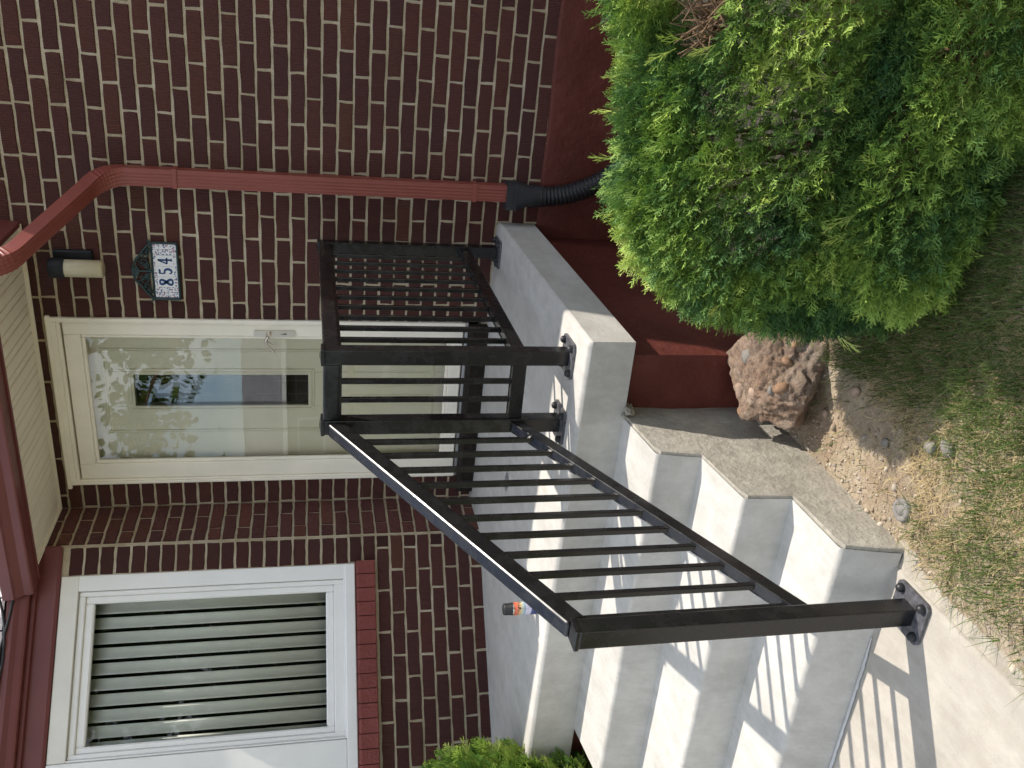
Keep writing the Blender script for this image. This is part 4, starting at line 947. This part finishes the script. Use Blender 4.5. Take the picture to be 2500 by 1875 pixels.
# lawn: green blades, dry straw, gravel
def blades(n, dens, hmin, hmax, wd, lean, colf):
    pts = []; 
    X = RNG.uniform(-.96, 1.0, n); Y = RNG.uniform(-3.5, -1.62, n)
    keep = []
    for i in range(n):
        x, y = X[i], Y[i]; e = (x - PIV.x) + TH * y * 1.0 + .345
        e = (x - (-1.026 + .0279 * -y)) if y < -2.5 else (x - (-.96 + .0279 * -(y + 1)))
        keep.append(RNG.random() < dens(x, y, e))
    q = np.array(keep); X, Y = X[q], Y[q]; m_ = len(X); Z = np.array([ground_z(a, c) for a, c in zip(X, Y)]) - .002
    h = RNG.uniform(hmin, hmax, m_); a = RNG.uniform(0, 6.283, m_); ln = lean * RNG.random(m_) + .1; w_ = wd * RNG.uniform(.7, 1.3, m_)
    D = np.stack([np.cos(a), np.sin(a)], 1); Nn = np.stack([-D[:, 1], D[:, 0]], 1); V = []
    for t, k in ((0, 1.0), (.5, .8), (1.0, .15)):
        off = ln * h * t ** 1.7; z = Z + h * t * np.sqrt(np.clip(1 - (ln * t * .6) ** 2, .05, 1)); c0 = np.stack([X, Y], 1) + D * off[:, None]
        for s in (-1, 1): V.append(np.concatenate([c0 + Nn * (s * w_ * k)[:, None], z[:, None]], 1))
    V = np.stack(V, 1).reshape(-1, 3); F = (np.array([[0, 1, 3, 2], [2, 3, 5, 4]])[None] + (np.arange(m_) * 6)[:, None, None]).reshape(-1, 4)
    return V, F, np.repeat(np.clip(colf(X, Y) + RNG.normal(0, .18, m_), 0, 1), 6)
def patch(x, y, f=3.0, s=0.0): return noise.noise(Vector((x * f, y * f, s)))
def dirt(x, y): return max(0., 1 - ((x + .80) / .26) ** 2 - ((y + 2.15) / .42) ** 2)
def dg(x, y, e):
    v = .28 + 1.0 * patch(x, y, 2.6, 1.0) + .6 * patch(x, y, 7, 2.0) + .85 * min(1, max(0, (x + .62) / .25))
    if dirt(x, y) > 0 or e < .05: v *= .12
    if y > -2.0 and x < -.3: v *= .25
    return v * min(1, max(.05, e / .22))
def ddr(x, y, e):
    v = .55 - .9 * patch(x, y, 2.6, 1.0) + .5 * patch(x, y, 5, 7.0)
    if dirt(x, y) > 0 or e < .03: v *= .10
    return v * min(1, max(.08, e / .16))
gleaf = leaf_mat('grass_blade', [(0, (.035, .070, .015)), (.5, (.085, .140, .030)), (1, (.18, .21, .06))], .3)
sleaf = leaf_mat('straw_blade', [(0, (.30, .22, .10)), (.5, (.46, .36, .19)), (1, (.60, .50, .30))], .25)
V, F, A = blades(70000, dg, .025, .075, .0012, 1.2, lambda x, y: .5 + 0 * x)
o = link('green_grass', big_mesh('green_grass', V, F, gleaf, A)); tag(o, 'thin green grass growing in the patchy lawn', 'grass', kind='stuff')
V, F, A = blades(52000, ddr, .012, .050, .0011, 2.6, lambda x, y: .5 + 0 * x)
o = link('dry_grass', big_mesh('dry_grass', V, F, sleaf, A)); tag(o, 'dry straw coloured grass in the patchy lawn', 'grass', kind='stuff')
bm = bmesh.new(); bmesh.ops.create_icosphere(bm, subdivisions=1, radius=1.0); bm.verts.index_update()
gv = np.array([v.co[:] for v in bm.verts]); gf = np.array([[v.index for v in f.verts] for f in bm.faces]); bm.free()
gts = [(gv * (1 + .25 * RNG.normal(size=(len(gv), 1))) * np.array([1.2, 1, .7]), gf) for _ in range(5)]
n = 1700; gxy = []
while len(gxy) < n:
    x, y = RNG.uniform(-.97, .5), RNG.uniform(-3.4, -1.66); e = (x - (-1.026 + .0279 * -y)) if y < -2.5 else (x - (-.965 + .0279 * -(y + 1)))
    if e < -.005: continue
    pr_ = .85 * math.exp(-e / .09) + (.28 if dirt(x, y) > 0 else .07)
    if RNG.random() < pr_: gxy.append((x, y))
gxy = np.array(gxy); gp = np.stack([gxy[:, 0], gxy[:, 1], [ground_z(a, c) + .001 for a, c in gxy]], 1)
gs = np.exp(RNG.normal(math.log(.0030), .55, n)).clip(.0015, .013)
V, F, A = scatter(gts, gp, RNG.normal(size=(n, 3)), gs, RNG.random(n))
gm_ = MT('gravel', .85, .2); at = gm_.n('ShaderNodeAttribute', attribute_name='rnd'); gm_.color(gm_.ramp(at.outputs['Fac'], [(0, (.24, .18, .12)), (.35, (.38, .31, .23)), (.6, (.30, .27, .24)), (.8, (.44, .37, .29)), (1, (.50, .44, .36))]))
o = link('gravel', big_mesh('gravel', V, F, gm_.m, A)); tag(o, 'small gravel along the walkway edge and on bare dirt', 'gravel', kind='stuff')

# ------------------------------------------------------------------ across the street (seen mirrored in the glass)
st = MB(); st.add([(-60, -24, -.022), (60, -24, -.022), (60, -15, -.022), (-60, -15, -.022)], [(0, 1, 2, 3)]); tag(st.build('street', plain('asphalt', (.055, .055, .058), .9, .2, var=.2, scale=3), None, (0, 0, 0)), kind='structure')
st = MB(); st.add([(-60, -14.8, -.016), (60, -14.8, -.016), (60, -13.4, -.016), (-60, -13.4, -.016)], [(0, 1, 2, 3)]); tag(st.build('pavement', M['walk'], None, (0, 0, 0)), kind='structure')
nh = empty('neighbour_house', (-17, -31, 0), 'low house with grey roof and white eaves across the street mirrored in the door glass', 'house')
b = MB(); b.b2((-28, -37, 0), (-8, -30, 2.7)); b.build('wall', plain('tan_brick_far', (.13, .105, .09), .8, .2), nh)
b = MB(); b.add([(-28.6, -29.3, 2.75), (-7.4, -29.3, 2.75), (-7.4, -33.5, 4.7), (-28.6, -33.5, 4.7), (-7.4, -37.7, 2.75), (-28.6, -37.7, 2.75)], [(0, 1, 2, 3), (3, 2, 4, 5)]); b.build('roof', plain('grey_roof_far', (.20, .20, .21), .9, .1, var=.25, scale=2), nh)
b = MB(); b.b2((-28.6, -29.32, 2.62), (-7.4, -29.25, 2.80)); b.build('eave', M['white'], nh)
b = MB(); b.add([(-28, -30, 2.7), (-28, -37, 2.7), (-28, -33.5, 4.65)], [(0, 1, 2)]); b.add([(-8, -30, 2.7), (-8, -37, 2.7), (-8, -33.5, 4.65)], [(0, 1, 2)]); b.build('gable', M['white'], nh)
for x in (-25, -19, -12):
    b = MB(); b.b2((x - .9, -29.99, 1.0), (x + .9, -29.95, 2.2)); f_ = b.build('window', M['white'], nh); b = MB(); b.b2((x - .8, -29.94, 1.1), (x + .8, -29.93, 2.1)); b.build('pane', M['dark'], f_)
tl = leaf_mat('broad_leaf', [(0, (.035, .085, .018)), (.6, (.09, .15, .03)), (1, (.20, .24, .05))], .45)
lv = np.array([[0, 0, 0], [.32, .3, .05], [0, .5, -.02], [-.32, .3, .05], [.28, .7, .02], [0, 1, -.08], [-.28, .7, .02]]); lf = np.array([[0, 1, 2, 3], [2, 1, 4, 5], [2, 5, 6, 3]])
def broad_tree(loc, h, spread, nl, ls, label, seed, sig=.62, zlo=.42):
    t = empty('broadleaf_tree', loc, label, 'tree'); L0 = Vector(loc); rt = random.Random(seed); b = MB(); tips = []
    b.tube([L0 + Vector((.05 * math.sin(i), .04 * math.cos(i * 1.3), h * .55 * i / 8)) for i in range(9)], .13, 10, radii=[1.35 - .08 * i for i in range(9)])
    for k in range(22):
        a = rt.uniform(0, 6.28); z0 = h * rt.uniform(.3, .55); tip = L0 + Vector((spread * math.cos(a) * rt.uniform(.4, 1), spread * math.sin(a) * rt.uniform(.4, 1), h * rt.uniform(zlo, 1.0)))
        p0 = L0 + Vector((0, 0, z0)); b.tube(bez(p0, p0.lerp(tip, .5) + Vector((0, 0, .4)), tip, 8), .05, 6, radii=[1 - .11 * i for i in range(8)]); tips.append(tip)
    b.build('trunk', bark, t)
    tp = np.array([q[:] for q in tips]); k = RNG.integers(0, len(tp), nl); pos = tp[k] + RNG.normal(0, 1, (nl, 3)) * np.array([sig, sig, sig * .8])
    V, F, A = scatter([(lv, lf)], pos, RNG.normal(size=(nl, 3)) + np.array([0, 0, -.5]), RNG.uniform(.7, 1.2, nl) * ls, RNG.random(nl)); V -= np.array(loc)
    link('crown', big_mesh('crown', V, F, tl, A), None, t, WORG[t.name])
broad_tree((-4.6, -8.5, -.03), 8.0, 2.5, 8000, .20, 'broadleaf tree by the pavement mirrored in the door glass', 3, .46, .34)
broad_tree((5.4, -9.3, -.03), 6.8, 2.7, 15000, .20, 'dense broadleaf tree behind the viewer mirrored in the bay window', 8, .62, .16)
broad_tree((1.45, -2.16, -.03), 3.0, .47, 5200, .085, 'young broadleaf tree right of the juniper, outside the picture, shading the lawn', 21, .09, .68)
